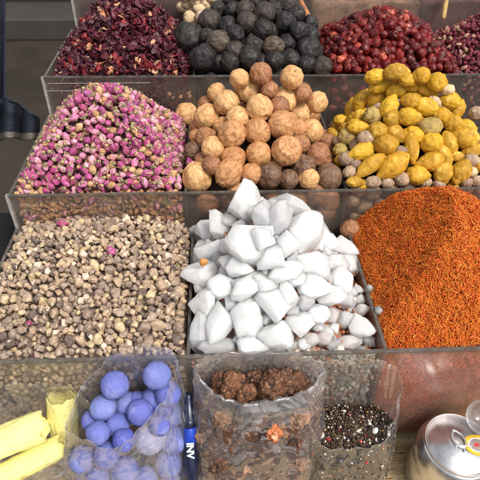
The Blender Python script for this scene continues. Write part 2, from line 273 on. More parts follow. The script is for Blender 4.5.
M['floor'] = surface('brown grey paving', (.020, .0155, .012), (.042, .032, .024), 3.5, .7, .3, 12)
M['kerb'] = surface('grey kerb stone', (.040, .037, .032), (.055, .050, .044), 5, .7, .3, 14)
M['shut'] = surface('dark brown shutter', (.014, .010, .009), (.026, .020, .018), 6, .7, .3, 14, (1, 1, 5))
M['navy'] = surface('navy cloth weave', (.018, .024, .040), (.04, .05, .075), 14, .9, .5, 240)
M['hem'] = surface('pale trim', (.16, .14, .12), (.32, .28, .24), 40, .8, .4, 240)
M['black'] = surface('dull black fill', (.005, .005, .006), (.011, .011, .013), 30, .95, .2, 60)
M['step'] = surface('painted display step', (.09, .08, .07), (.13, .11, .1), 20)
def metal(name, c, rough, bump=.1):
    m, t, out = new_mat(name)
    p = N(t, 'ShaderNodeBsdfPrincipled'); L(t, p.outputs[0], out.inputs[0]); p.inputs['Metallic'].default_value = 1
    tc = N(t, 'ShaderNodeTexCoord'); n = N(t, 'ShaderNodeTexNoise'); n.inputs['Scale'].default_value = 90; n.inputs['Detail'].default_value = 7; L(t, tc.outputs['Object'], n.inputs['Vector'])
    cc = ramp(t, [(.35, tuple(x*.8 for x in c)), (.6, c)], n.outputs[0]); L(t, cc, p.inputs['Base Color'])
    mr = N(t, 'ShaderNodeMapRange'); L(t, n.outputs[0], mr.inputs[0]); mr.inputs[3].default_value = rough*.7; mr.inputs[4].default_value = rough*1.5; L(t, mr.outputs[0], p.inputs['Roughness'])
    b = N(t, 'ShaderNodeBump'); b.inputs['Strength'].default_value = bump; b.inputs['Distance'].default_value = .001; L(t, n.outputs[0], b.inputs['Height']); L(t, b.outputs[0], p.inputs['Normal'])
    return m
M['alu'] = metal('brushed aluminium', (.72, .72, .74), .26)
M['alul'] = metal('lid aluminium', (.62, .56, .55), .36)
def plain(name, c, rough=.4, spec=.5):
    return organic(name, [(0, c)], scale=70, rough=rough, bump=.05, var=.1, spec=spec)
M['sty'] = plain('yellow sticker print', (.85, .50, .03)); M['stw'] = plain('white sticker print', (.75, .70, .66)); M['str'] = plain('red sticker print', (.55, .05, .04))
M['blue'] = plain('bright blue plastic', (.012, .05, .42), .25); M['dkblue'] = plain('dark navy plastic', (.008, .012, .04), .25); M['white'] = plain('white print', (.78, .82, .86), .4)

# ------------------------------------------------------------------ objects
def mesh(name, v, f, mats, smooth=True, fm=None):
    me = bpy.data.meshes.new(name); me.from_pydata([tuple(map(float, p)) for p in v], [], [tuple(map(int, q)) for q in f])
    for m in (mats if isinstance(mats, (list, tuple)) else [mats]): me.materials.append(M[m] if isinstance(m, str) else m)
    if smooth: me.polygons.foreach_set('use_smooth', [True]*len(me.polygons))
    if fm is not None: me.polygons.foreach_set('material_index', list(map(int, fm)))
    me.update(); return me
def ob(name, me, parent=None, loc=None, rot=None, scale=None):
    o = bpy.data.objects.new(name, me); COL.objects.link(o)
    if parent: o.parent = parent
    if loc is not None: o.location = Vector([float(x) for x in loc])
    if rot is not None:
        o.rotation_mode = 'QUATERNION'; o.rotation_quaternion = rot
    if scale is not None: o.scale = scale if hasattr(scale, '__len__') else (scale,)*3
    return o
def tag(o, label=None, cat=None, group=None, kind=None):
    if label: o['label'] = label
    if cat: o['category'] = cat
    if group: o['group'] = group
    if kind: o['kind'] = kind
    return o
def rot_rand(): 
    q = RNG.normal(size=4); q /= np.linalg.norm(q); return Quaternion(q.tolist())
_ico = {}
def ico(n):
    if n in _ico: return _ico[n]
    t = (1+5**.5)/2
    v = [(-1, t, 0), (1, t, 0), (-1, -t, 0), (1, -t, 0), (0, -1, t), (0, 1, t), (0, -1, -t), (0, 1, -t), (t, 0, -1), (t, 0, 1), (-t, 0, -1), (-t, 0, 1)]
    v = [tuple(np.array(p)/np.linalg.norm(p)) for p in v]
    f = [(0, 11, 5), (0, 5, 1), (0, 1, 7), (0, 7, 10), (0, 10, 11), (1, 5, 9), (5, 11, 4), (11, 10, 2), (10, 7, 6), (7, 1, 8), (3, 9, 4), (3, 4, 2), (3, 2, 6), (3, 6, 8), (3, 8, 9), (4, 9, 5), (2, 4, 11), (6, 2, 10), (8, 6, 7), (9, 8, 1)]
    for _ in range(n):
        c = {}; g = []
        def mid(a, b):
            k = (min(a, b), max(a, b))
            if k not in c:
                p = np.array(v[a])+np.array(v[b]); v.append(tuple(p/np.linalg.norm(p))); c[k] = len(v)-1
            return c[k]
        for a, b, d in f:
            x, y, z = mid(a, b), mid(b, d), mid(d, a); g += [(a, x, z), (b, y, x), (d, z, y), (x, y, z)]
        f = g
    _ico[n] = (np.array(v), np.array(f)); return _ico[n]
def nz(P, s, off=0): return np.array([noise.noise(Vector((p[0]*s+off, p[1]*s-off*.7, p[2]*s+off*1.3))) for p in P])
def rock(n, seed, planes=9, lo=.55, hi=.9, namp=.05, soft=.02, stretch=(1, 1, 1)):
    """a faceted stone of about unit radius: a sphere cut by random planes, then roughened"""
    g = np.random.default_rng(seed); v, f = ico(n); v = v.copy()
    for _ in range(planes):
        d = g.normal(size=3); d /= np.linalg.norm(d); h = g.uniform(lo, hi)
        s = v@d; over = s > h; v[over] -= np.outer((s[over]-h)*(1-soft), d)
    v *= np.array(stretch)
    if namp:
        nn = v/np.linalg.norm(v, axis=1)[:, None]
        v += nn*(nz(v, 2.2, seed*3.1)*namp*1.6+nz(v, 5.5, seed*1.7)*namp*.7)[:, None]
    return v, f
# lime shape
def lime_mesh(seed, mat, dent=False, n=4, rough=1.):
    v, f = ico(n); v = v.copy(); g = np.random.default_rng(seed)
    ph = np.arctan2(v[:, 1], v[:, 0]); k = g.integers(6, 10); sz = np.sqrt(np.clip(1-v[:, 2]**2, 0, 1))
    rr = 1+rough*(.011*np.cos(k*ph+2.5*nz(v, 1.5, seed))*sz + .08*nz(v, 1.3, seed+5) + .045*nz(v, 2.6, seed+9) + .018*nz(v, 7, seed))
    for _ in range(int(g.integers(0, 3))):
        d_ = g.normal(size=3); d_ /= np.linalg.norm(d_); rr -= g.uniform(.05, .13)*np.exp(-((1-v@d_)/g.uniform(.04, .12)))
    rr -= .14*np.exp(-((1-v[:, 2])/.02)) ; rr += .05*np.exp(-((1-v[:, 2]-.06)/.03)**2) + .05*np.exp(-((1+v[:, 2])/.015))
    if dent:
        d = np.array([.15, -.55, .82]); d /= np.linalg.norm(d); a = 1-v@d
        rr -= .30*np.exp(-(a/.10)**1.4); rr += .05*np.exp(-((a-.24)/.08)**2)
    v = v*rr[:, None]*np.array([1, 1, g.uniform(.92, 1.06)])
    return mesh('lime', v, f, mat)

# ------------------------------------------------------------------ trays
T = .003
def box(x0, x1, y0, y1, z0, z1):
    v = [(x, y, z) for z in (z0, z1) for y in (y0, y1) for x in (x0, x1)]
    return v, [(0, 2, 3, 1), (4, 5, 7, 6), (0, 1, 5, 4), (2, 6, 7, 3), (1, 3, 7, 5), (0, 4, 6, 2)]
def boxob(name, b, mat, parent=None, bev=0):
    v, f = box(*b); c = np.mean(v, axis=0); o = ob(name, mesh(name, np.array(v)-c, f, mat, False), parent, c)
    if bev:
        m = o.modifiers.new('b', 'BEVEL'); m.width = bev; m.segments = 2
    return o
TR = {   # y0, y1, rim z, bottom z, divider x positions
 'A': (.2163, .424, .0572, -.113, [-.2147, .0029, .2067, .4108, .62]),
 'B': (0, .2115, 0, -.170, [-.2183, -.0048, .197, .408, .62]),
 'C': (-.2127, -.0045, -.0457, -.213, [-.2187, .0025, .200, .41, .62]),
 'Z': (.430, .62, .118, -.056, [-.205, -.0, .2067, .4108, .62])}
names = {'A': 'long clear acrylic tray holding hibiscus petals, black limes and red berries',
 'B': 'long clear acrylic tray holding rosebuds, tan limes and yellow bulbs',
 'C': 'long clear acrylic tray holding resin pebbles, rock salt and orange safflower',
 'Z': 'long clear acrylic tray behind the hibiscus petals and red berries, mostly out of frame'}
def tray(k):
    y0, y1, z, zb, xs = TR[k]
    e = ob('display_tray', None, None, (xs[0], y0, zb)); tag(e, names[k], 'tray', 'stepped display trays')
    e2 = Vector(e.location)
    def bx(n, b, m, bev=0, sub=None):
        o = boxob(n, b, m, None, bev); o.parent = sub or e; o.location -= e2 if sub is None else Vector((0, 0, 0)); return o
    mt = 'acrc' if k == 'C' else 'acr'
    bx('front_panel', (xs[0], xs[-1], y0-T, y0, zb, z-.0022), mt)
    bx('rim', (xs[0]-.001, xs[-1], y0-T-.0005, y0+.0005, z-.0022, z), 'acre')
    bx('corner_edge', (xs[0]-T, xs[0]+.0005, y0-T-.0008, y0+.002, zb, z-.0005), 'acrb')
    for i, x in enumerate(xs[:-1]):
        n = 'side_panel' if i == 0 else 'divider'
        hh = z-.001 if i == 0 else z-.003
        bx(n, (x-T/2+.001, x+T/2+.001, y0+.0008, y1-T-.0005, zb+.004, hh-.002), mt)
        bx(n+'_edge', (x-T/2+.0008, x+T/2+.0012, y0+.0008, y1-T-.0005, hh-.002, hh), 'acre')
    bx('back_panel', (xs[0], xs[-1], y1-T, y1, zb, z-.03), mt)
    bx('bottom_panel', (xs[0], xs[-1], y0+.0005, y1-T-.0005, zb, zb+.003), mt)
    return e
for k in 'CBAZ': tray(k)
for (x0, y0_, x1_) in ((47.5, 83.5, 150), (46.5, 91, 78)):
    a_ = at(x0, y0_, TR['A'][0]-T-.0006); b_ = at(x1_, y0_-.6, TR['A'][0]-T-.0006)
    o = boxob('glue_line', (a_[0], b_[0], a_[1]-.0006, a_[1]+.0004, a_[2]-.00035, a_[2]+.00035), 'acrb', None, .0003); tr_ = [q for q in bpy.data.objects if q.get('label') == names['A']][0]; bpy.context.view_layer.update(); o.parent = tr_; o.location -= tr_.location
# light streaks where tape crosses the corner of the rosebud back wall
# counter and risers
def struct(name, b, mat):
    o = boxob(name, b, mat); o['kind'] = 'structure'; return o
def grid_sheet(name, x0, x1, y0, y1, z, nx, ny, amp, mat, kind=None, thick=.01):
    vs = []; 
    for j in range(ny+1):
        for i in range(nx+1):
            x = x0+(x1-x0)*i/nx; y = y0+(y1-y0)*j/ny
            vs.append((x, y, z+amp*noise.noise(Vector((x*30, y*90, 1)))))
    fs = [(j*(nx+1)+i, j*(nx+1)+i+1, (j+1)*(nx+1)+i+1, (j+1)*(nx+1)+i) for j in range(ny) for i in range(nx)]
    o = ob(name, mesh(name, vs, fs, mat)); s = o.modifiers.new('s', 'SOLIDIFY'); s.thickness = thick; s.offset = -1
    if kind: o['kind'] = kind
    return o
ct = grid_sheet('counter', -.235, .9, -.56, .66, -.215, 160, 160, .0008, 'counter', None, .022)
tag(ct, 'worn beige counter board with brown specks under the front tray', 'counter')
def riser(y0, y1, z1, lab):
    o = boxob('display_step', (-.205, .7, y0+.01, y1-.01, -.2135, z1), 'step', None, .002); tag(o, lab, 'step', 'display steps under the trays')
riser(*TR['B'][:2], -.1705, 'dark step carrying the tray of rosebuds and tan limes')
riser(*TR['A'][:2], -.1135, 'dark step carrying the tray of hibiscus and black limes')
riser(*TR['Z'][:2], -.0565, 'dark step carrying the rearmost tray')

# ------------------------------------------------------------------ heaps
class Bin: pass
def make_bin(k, i, c0, H, uc, vc, su, sv, x1=None, side=True):
    b = Bin(); y0, y1, z, zb, xs = TR[k]
    b.x0 = xs[i]+T/2+.001; b.x1 = (x1 or xs[i+1])-T/2; b.y0 = y0+.0005; b.y1 = y1-T-.001; b.z = z; b.zb = zb+.004
    def h(x, y):
        u = (x-b.x0)/(b.x1-b.x0); v = (y-b.y0)/(b.y1-b.y0)
        q = z+c0+H*np.exp(-(np.abs((u-uc)/su)**2+np.abs((v-vc)/sv)**2))
        q = np.minimum(q, z-.001+.95*np.maximum(y-b.y0, 0))
        if not side: return q
        return np.minimum(q, z-.008+1.15*np.maximum(np.minimum(x-b.x0, b.x1-x), 0))
    b.h = h; return b
BINS = dict(
 hib=make_bin('A', 0, -.045, .125, .52, .50, .50, .60), blk=make_bin('A', 1, -.02, .10, .5, .6, .7, .7, side=False),
 ber=make_bin('A', 2, -.028, .085, .50, .45, .55, .60), win=make_bin('A', 3, -.03, .10, .55, .45, .5, .6),
 ros=make_bin('B', 0, -.036, .120, .50, .48, .56, .58), lim=make_bin('B', 1, -.045, .125, .45, .45, .56, .55, side=False),
 yel=make_bin('B', 2, -.045, .125, .45, .42, .58, .58, side=False), hrb=make_bin('B', 3, -.05, .03, .5, .5, .6, .6),
 res=make_bin('C', 0, -.020, .050, .5, .62, .75, .65), sal=make_bin('C', 1, -.030, .115, .42, .58, .42, .45),
 saf=make_bin('C', 2, -.045, .135, .42, .62, .55, .60))
def fill_block(b, name, mat, label, off, nx=40, fi=.016):
    """the packed mass below the loose top layer"""
    vs = []; fs = []; g = .0012
    for j in range(nx+1):
        for i in range(nx+1):
            x = b.x0+g+(b.x1-b.x0-2*g)*i/nx; y = b.y0+fi+(b.y1-b.y0-fi-g)*j/nx
            vs.append((x, y, max(b.h(x, y)-off+.002*noise.noise(Vector((x*80, y*80, 3))), b.zb+.02)))
    top = len(vs)
    for j in range(nx+1):
        for i in range(nx+1): vs.append((vs[j*(nx+1)+i][0], vs[j*(nx+1)+i][1], b.zb+.001))
    q = lambda i, j: j*(nx+1)+i
    for j in range(nx):
        for i in range(nx):
            fs.append((q(i, j), q(i+1, j), q(i+1, j+1), q(i, j+1))); fs.append((top+q(i, j), top+q(i, j+1), top+q(i+1, j+1), top+q(i+1, j)))
    for i in range(nx):
        for a, c in ((q(i, 0), q(i+1, 0)), (q(nx, i), q(nx, i+1)), (q(i+1, nx), q(i, nx)), (q(0, i+1), q(0, i))): fs.append((a, top+a, top+c, c))
    o = ob(name, mesh(name, vs, fs, mat, True)); tag(o, label, None, None, 'stuff'); return o
def scatter(b, rfun, n, off=(0, 0), gap=.85, tries=40000, seed=1, edge=.92, bias=None):
    """dart throwing over the heap surface; returns (centre, radius) lists"""
    g = np.random.default_rng(seed); P = np.zeros((n, 3)); Rr = np.zeros(n); c = 0
    for _ in range(tries):
        if c >= n: break
        r = rfun(g); x = g.uniform(b.x0+r*edge, b.x1-r*edge); y = g.uniform(b.y0+r*edge, b.y1-r*edge)
        z = b.h(x, y)+g.uniform(*off)
        if bias and not bias(x, y, z): continue
        if c:
            d = np.sqrt((P[:c, 0]-x)**2+(P[:c, 1]-y)**2+(P[:c, 2]-z)**2)
            if (d < (Rr[:c]+r)*gap).any(): continue
        P[c] = (x, y, z); Rr[c] = r; c += 1
    return P[:c], Rr[:c]
def wall_scatter(b, rfun, n, z0, z1, seed=1, gap=.8, tries=20000, side='front'):
    g = np.random.default_rng(seed); P = []; Rr = []
    for _ in range(tries):
        if len(P) >= n: break
        r = rfun(g); x = g.uniform(b.x0+r, b.x1-r); z = g.uniform(z0, z1); y = b.y0+r*g.uniform(.95, 1.3)
        if P:
            A = np.array(P); d = np.sqrt(((A-[x, y, z])**2).sum(1))
            if (d < (np.array(Rr)+r)*gap).any(): continue
        P.append((x, y, z)); Rr.append(r)
    return np.array(P), np.array(Rr)
def joined(name, variants, P, Rr, mats, weights, seed, scale3=None, up=0):
    """many small pieces in ONE mesh (for stuff)"""
    g = np.random.default_rng(seed); V = []; F = []; FM = []; off = 0
    for p, r in zip(P, Rr):
        v, f = variants[g.integers(len(variants))]
        q = g.normal(size=4); 
        if up: q = q*np.array([1, up, up, 1])
        q /= np.linalg.norm(q); m = np.array(Quaternion(q.tolist()).to_matrix())
        V.append((v*r)@m.T+p); F.append([tuple(int(c)+off for c in q_) for q_ in f]); off += len(v)
        FM += [int(g.choice(len(mats), p=weights))]*len(f)
    V = np.concatenate(V); 
    Fl = [tuple(q) for a in F for q in a]
    return ob(name, mesh(name, V, Fl, mats, True, FM))
ORD = ['first', 'second', 'third', 'fourth', 'fifth', 'sixth', 'seventh', 'eighth', 'ninth', 'tenth', 'eleventh', 'twelfth', 'thirteenth']

# relax traced spheres: mostly along the line of sight so each keeps its place in view
def settle(C, Rr, it=60, gap=.90, bb=None):
    C = np.array(C, float); Rr = np.array(Rr); A = C.copy()
    for _ in range(it):
        D = np.zeros_like(C)
        for i in range(len(C)):
            d = C[i]-C; n = np.linalg.norm(d, axis=1); n[i] = 9
            ov = (Rr+Rr[i])*gap-n; k = np.where(ov > 0)[0]
            for j in k:
                D[i] += d[j]/max(n[j], 1e-6)*ov[j]*.25
        for i in range(len(C)):
            rd = (C[i]-CAM); rd /= np.linalg.norm(rd); al = (D[i]@rd)*rd
            C[i] += al*1.0+(D[i]-al)*.35
            back = A[i]-C[i]; bl = (back@rd)*rd; C[i] += (back-bl)*.08 + bl*.01
    if bb is not None:
        hi_ = C[:, 2] > bb.z+Rr*.1; C[:, 0] = np.clip(C[:, 0], bb.x0+np.where(hi_, -.35, .9)*Rr, bb.x1-np.where(hi_, -.35, .9)*Rr); C[:, 1] = np.clip(C[:, 1], bb.y0+Rr*.95, bb.y1-Rr*.5)
    return C
def on_heap(b, px, py, rpx, lift=0.0):
    """first point where the sight line meets the heap, else its closest pass"""
    d = ray(px, py); best = None
    for s in np.linspace(.35, 1.6, 900):
        P = CAM+d*s
        if not (b.y0-.02 < P[1] < b.y1+.01): continue
        gap = P[2]-b.h(P[0], P[1])-lift
        if gap < 0: return P
        if best is None or gap < best[0]: best = (gap, P)
    return best[1]
def px2m(P, rpx): return rpx*depth(P)/FPX
def img_axes(P):
    """view aligned right/up axes at P"""
    return _r, _u
def orient(ang, tilt=0):
    """x axis of the piece along an image direction (degrees, clockwise), z towards the viewer"""
    a = R_(ang); x = _r*math.cos(a)-_u*math.sin(a); z = -_f; y = np.cross(z, x)
    q = Matrix(((x[0], y[0], z[0]), (x[1], y[1], z[1]), (x[2], y[2], z[2]))).to_quaternion()
    return q
def row_labels(items, nrow, fn):
    """rows up from the front panel, order counted away from the neighbour on the low-x side"""
    idx = sorted(range(len(items)), key=lambda i: -items[i][1]); rows = [idx[i::1] for i in [0]]
    per = math.ceil(len(items)/nrow); out = {}
    for r in range(nrow):
        seg = sorted(idx[r*per:(r+1)*per], key=lambda i: items[i][0])
        for k, i in enumerate(seg): out[i] = fn(i, ORD[min(k, 12)], ORD[r])
    return out
#PART2
# ---- tan dried limes: px, py, radius px, tone
LIMES = [(239.6,78.8,9.4,'l'),(247.5,89.2,12,'l'),(260.8,74.2,10.5,'b'),(217.5,93,9,'l'),(226.3,102.7,12,'l'),(259.6,108.3,12.3,'l'),(185,111,11,'l'),(207.5,117.3,12.3,'l'),
 (207,104.8,8.5,'b'),(237.7,118.8,11,'l'),(187.7,127.5,10,'o'),(269.5,90,8.5,'b'),(257.5,132,12.5,'o'),(231.5,135.6,13,'o'),(291.7,77.3,10.8,'l'),(268.8,91,8.5,'o'),(283.3,98,12.4,'l'),
 (301,93.5,9,'b'),(300,113.5,11,'l'),(316.7,102.7,10,'l'),(333.3,110,10,'o'),(282,125,13.5,'o'),(319,120,8,'b'),(311.5,131,11,'l'),(205.8,137.5,10,'b'),(213.8,147.7,10.8,'l'),
 (193.3,151,8.8,'d'),(232.5,157.5,12.5,'o'),(258.5,154.4,12,'o'),(198,176,14,'l'),(228.8,176.5,13,'o'),(211.7,166,9,'b'),(202,160,7,'b'),(251.3,174,10.5,'o'),(286.5,151,14,'o'),
 (300,144,9,'b'),(317.7,155.4,11.5,'b'),(326.7,143,9.5,'b'),(303,167,11.5,'d'),(273,168,8,'b'),(269.8,181,12,'d'),(288.5,179.5,9.3,'d'),(309.4,182.5,10,'l'),(328.8,176.7,13.3,'d')]
TONE = {'l': 'pale tan', 'o': 'orange tan', 'b': 'brown', 'd': 'dark brown'}
limeM = {k: [lime_mesh(s+10*ord(k), 'lime_'+k) for s in range(4)] for k in 'lobd'}
lime_dent = lime_mesh(77, 'lime_o', True)
def stalk_mesh(r, h):
    v = []; f = []
    for j in range(5):
        for i in range(7):
            a = 2*math.pi*i/7; rr = r*(1-.13*j); v.append((rr*math.cos(a)+.15*h*(j/4)**2, rr*math.sin(a), h*j/4))
    for j in range(4):
        for i in range(7): f.append((j*7+i, j*7+(i+1) % 7, (j+1)*7+(i+1) % 7, (j+1)*7+i))
    f.append(tuple(range(28, 35))); return v, f
stk = mesh('stalk', *stalk_mesh(.0009, .004), 'stalk')
b = BINS['lim']
P = [on_heap(b, x, y, r) for x, y, r, _ in LIMES]; Rm = [px2m(p, q[2]*1.09) for p, q in zip(P, LIMES)]
P = settle(P, Rm, 60, .9, b)
lab = row_labels(LIMES, 8, lambda i, c, r: f"{TONE[LIMES[i][3]]} dried lime, {c} from the rosebuds in the {r} row above the rock salt")
lab[34] = 'orange tan dried lime with a deep dimple in the middle of the heap'
lab[29] = 'large pale yellow tan lime in the bottom corner beside the rosebuds'
lab[14] = 'pale tan dried lime with a short stalk near the top of the heap'
for i, (x, y, r, t) in enumerate(LIMES):
    me = lime_dent if i == 34 else limeM[t][i % 4]
    q = Quaternion((1, 0, 0, 0)) if i == 34 else (Quaternion((math.cos(.3), math.sin(.3), .1, 0)) if i == 14 else rot_rand())
    o = ob('dried_lime', me, None, P[i], q, px2m(P[i], r*1.09))
    tag(o, lab[i], 'lime', 'dried limes heaped in the middle tray')
    if i == 14: s_ = ob('stalk', stk, o, (0, 0, .92), None, 1/Rm[i])
tags = dict(limef='brown dried lime pressed against the clear front panel above the rock salt', limeu='brown dried lime half buried under the heap of tan limes')
def add_fill(b, traced, tr, rad, n, off, names_, mats, label, cat, group, seed, gap=.86):
    g = np.random.default_rng(seed); Q = [np.array(p) for p in traced]; QR = list(tr); c = 0
    for _ in range(6000):
        if c >= n: break
        r = rad(g); x = g.uniform(b.x0+r, b.x1-r); y = g.uniform(b.y0+r, b.y1-r); z = b.h(x, y)-g.uniform(*off)
        A = np.array(Q); d = np.sqrt(((A-[x, y, z])**2).sum(1))
        if (d < (np.array(QR)+r)*gap).any(): continue
        Q.append(np.array([x, y, z])); QR.append(r); c += 1
        o = ob(names_, mats[g.integers(len(mats))], None, (x, y, z), rot_rand(), r); tag(o, label, cat, group)
add_fill(b, P, Rm, lambda g: g.uniform(.0125, .016), 44, (.002, .022), 'dried_lime', limeM['b']+limeM['o']+limeM['o'], tags['limeu'], 'lime', 'dried limes heaped in the middle tray', 5)
def wall_items(b, rad, n, z0, z1, nm, mats, label, cat, group, seed, gap=.9):
    W, WR = wall_scatter(b, rad, n, z0, z1, seed, gap)
    for p, r in zip(W, WR): tag(ob(nm, mats[int(RNG.integers(len(mats)))], None, p, rot_rand(), r), label, cat, group)
wall_items(b, lambda g: g.uniform(.013, .0165), 9, -.052, -.02, 'dried_lime', limeM['b']+limeM['d']+limeM['o'], tags['limef'], 'lime', 'dried limes heaped in the middle tray', 3)
M['packb'] = organic('gap shade packed fruit', [(0, (.05, .028, .018))], scale=60, rough=.8, bump=.8, bump_scale=90, var=.6)  # far darker than the fruit: shade between the pieces is put into this colour
fill_block(b, 'packed_fruit', 'packb', 'core under the dried limes, coloured dark as the shade in the gaps', .034)
# the stray lime in the safflower corner
o = ob('dried_lime', limeM['b'][1], None, at(350, 229, -.022), rot_rand(), .0125); tag(o, 'brown dried lime resting alone between the rock salt and safflower', 'lime')

# ---- black limes
BLK = [(188.8,37.5,14.5,'g'),(209.6,20.8,10.5,'b'),(203.8,59.4,12.5,'g'),(219.6,42.7,11,'t'),(218,9.4,7.5,'g'),(228,26,9,'g'),(233.5,10.4,7.5,'g'),(235.6,34.4,8.5,'g'),(244.6,10.4,8.5,'b'),
 (247,22,10,'b'),(234.6,50,9,'b'),(254.4,44.8,11,'g'),(249,60.4,11,'g'),(231.5,64.5,9.5,'g'),(218,63,8.5,'g'),(264.8,13.5,10,'b'),(262.7,31,9,'g'),(207.5,36.5,7.5,'g'),(286.5,4,10.5,'b'),(273,9.4,8,'g'),
 (284.4,23,10.5,'g'),(274,47.5,10,'t'),(287.5,43.7,9.5,'g'),(289.6,59.4,9.5,'g'),(275,62.5,9.5,'g'),(309.4,51,12.5,'g'),(297,33,9,'g'),(310.4,35.4,8,'g'),(321,66.5,9.5,'b'),(296,13.6,8,'g'),(308,67,9,'g'),
 (231,-1,8,'g'),(257,0,9,'g'),(272,-4,8.5,'g'),(246,-5,8,'g'),(262,62,8.5,'g'),(270,31,8,'g')]
BT = {'g': 'charcoal', 'b': 'brownish black', 't': 'black and tan'}
blkM = {k: [lime_mesh(s+200+7*ord(k), 'blk_'+k, n=4, rough=1.5) for s in range(3)] for k in 'gbt'}
b = BINS['blk']
P = [on_heap(b, x, y, r) for x, y, r, _ in BLK]; Rm = [px2m(p, q[2]*1.10) for p, q in zip(P, BLK)]; P = settle(P, Rm, 60, .9, b)
lab = row_labels(BLK, 6, lambda i, c, r: f"{BT[BLK[i][3]]} dried lime, {c} from the hibiscus in the {r} row up")
for i, (x, y, r, t) in enumerate(BLK):
    o = ob('black_lime', blkM[t][i % 3], None, P[i], rot_rand(), px2m(P[i], r*1.10)); tag(o, lab[i], 'black lime', 'black limes heaped in the rear tray')
add_fill(b, P, Rm, lambda g: g.uniform(.013, .016), 30, (.006, .028), 'black_lime', blkM['g'], 'charcoal dried lime half buried under the heap of black limes', 'black lime', 'black limes heaped in the rear tray', 6)
wall_items(b, lambda g: g.uniform(.014, .017), 8, .012, .038, 'black_lime', blkM['g'], 'charcoal dried lime pressed against the panel behind the tan limes', 'black lime', 'black limes heaped in the rear tray', 4)
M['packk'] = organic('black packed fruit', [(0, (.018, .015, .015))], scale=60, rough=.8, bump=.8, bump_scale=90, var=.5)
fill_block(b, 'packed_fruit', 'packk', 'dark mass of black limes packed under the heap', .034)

# ---- pieces shaped as bulbs and nuts
def bulb_mesh(seed, mat, point=.5, n=4):
    """unit length half axis along x, unit half width along y and z; scaled per piece"""
    v, f = ico(n); v = v.copy(); g = np.random.default_rng(seed)
    x = v[:, 0]; taper = 1-point*.35*np.clip(x, 0, 1)**2 - .12*np.clip(-x, 0, 1)**2
    v[:, 1] *= taper; v[:, 2] *= taper
    v[:, 0] = np.where(x > 0, x*(1+point*.12*np.clip(x, 0, 1)**4), x)
    ring = .020*np.cos(x*11+2*nz(v, 1, seed))
    d = 1+ring+.07*nz(v, 1.4, seed)+.05*nz(v, 2.9, seed+3)+.022*nz(v, 7, seed+4)
    for _ in range(g.integers(1, 4)):
        c = g.normal(size=3); c[2] = abs(c[2]); c /= np.linalg.norm(c); u = v/np.linalg.norm(v, axis=1)[:, None]
        d += g.choice([-.07, .06])*np.exp(-((1-u@c)/.02))
    v = v*d[:, None]; v[:, 1] += .06*v[:, 0]**2
    return mesh('bulb', v, f, mat)
YEL = [(375.8,76.7,10.5,6.8,-15,'y'),(396.7,73,11.5,8.2,0,'y'),(380,86,11.5,6.5,-20,'y'),(361,100,10.5,6.8,-60,'y'),(377.5,97,10.5,8.2,-35,'y'),(399,90,11,7.8,-20,'y'),(389,106.7,11,7.7,-60,'y'),
 (351,110,10.5,6,-80,'y'),(360,115.5,6.5,6,0,'y'),(372.5,116,8.7,8.2,0,'g'),(407,80,8,6.5,20,'y'),(411,101.5,9,7.5,10,'y'),(407,116.5,9,8.2,0,'y'),(392.5,119,8.7,8.2,-60,'y'),(341,121,6.7,6.2,0,'y'),(357.5,125,9,6.2,10,'y'),
 (421.7,76,8.5,7.7,10,'y'),(437,82.5,9,8.8,0,'y'),(411,86,9,7,20,'y'),(427.5,91,9.7,7.2,30,'y'),(447.5,90,6.5,5.2,0,'p'),(450,101,9.7,8.7,10,'y'),(435,101.5,6.5,4.2,40,'p'),(425,107.5,13.5,8.7,12,'y'),
 (457,110,10,7,-60,'y'),(441.7,116,8.3,7.9,0,'y'),(411,117.5,11,8.5,15,'y'),(453,124,8.7,8.2,0,'y'),(430,126.5,11.5,8.5,0,'g'),(465,129,10,9,0,'y'),(431.7,143,10.7,9.7,-20,'y'),(465.8,139,12.2,10.5,10,'y'),
 (449,142.5,11,7,62,'y'),(411,148.5,13.5,7.2,85,'y'),(444,155,11.5,6.7,60,'y'),(431,162,12.5,8.7,162,'y'),(471,149,10.5,6.7,-20,'y'),(457,156.7,6.7,4.8,0,'y'),(442.5,173,11.5,8.7,105,'y'),(461,172,12,9,120,'y'),
 (418,176.7,10.5,9.2,0,'y'),(414,135,10.5,7.2,25,'y'),(471,160,7.5,6.2,0,'n'),(471.5,172,5.5,5,0,'p'),(466.7,183,6.2,4.7,0,'n'),(477,181,6.5,5,0,'n'),(359,128,10.5,6.5,5,'y'),(378,130.5,9.3,8,0,'y'),
 (395,134,11,8,35,'y'),(386,144.5,10.8,10,0,'y'),(333,135.5,8,5,50,'y'),(347.5,137,8.8,7.8,0,'g'),(366,138,8.5,7.2,0,'n'),(362.5,152,12.5,8.2,160,'y'),(340,150,6.7,6.2,0,'g'),(334,161,5.8,5.2,0,'y'),
 (347.5,159,8.5,7.2,0,'n'),(370,165,16,7.2,142,'y'),(393,166.5,16.8,11,145,'y'),(350,172,6.8,6,0,'n'),(355,182,8.5,5.2,3,'y'),(373,182,7.6,5.7,0,'n'),(387.5,183.5,6.2,4.8,0,'n'),(401.7,179,7,6.5,0,'n'),
 (401,151,6,5,0,'n'),(476,113,7,6,0,'n'),(345,128,5,5,0,'y'),(338,141,5,4.5,0,'n'),(356,165,6,5,0,'n'),(425,182,6,4.8,0,'n'),(440,185,6,4.5,0,'n'),(480,165,8,7,0,'y'),(479,150,7,7,0,'n')]
YT = {'y': ('yellow_bulb', 'yellow dried bulb', 'bulb'), 'g': ('yellow_bulb', 'greyish yellow dried bulb', 'bulb'), 'n': ('brown_nut', 'grey brown nut', 'nut'), 'p': ('brown_nut', 'pale tan nut', 'nut')}
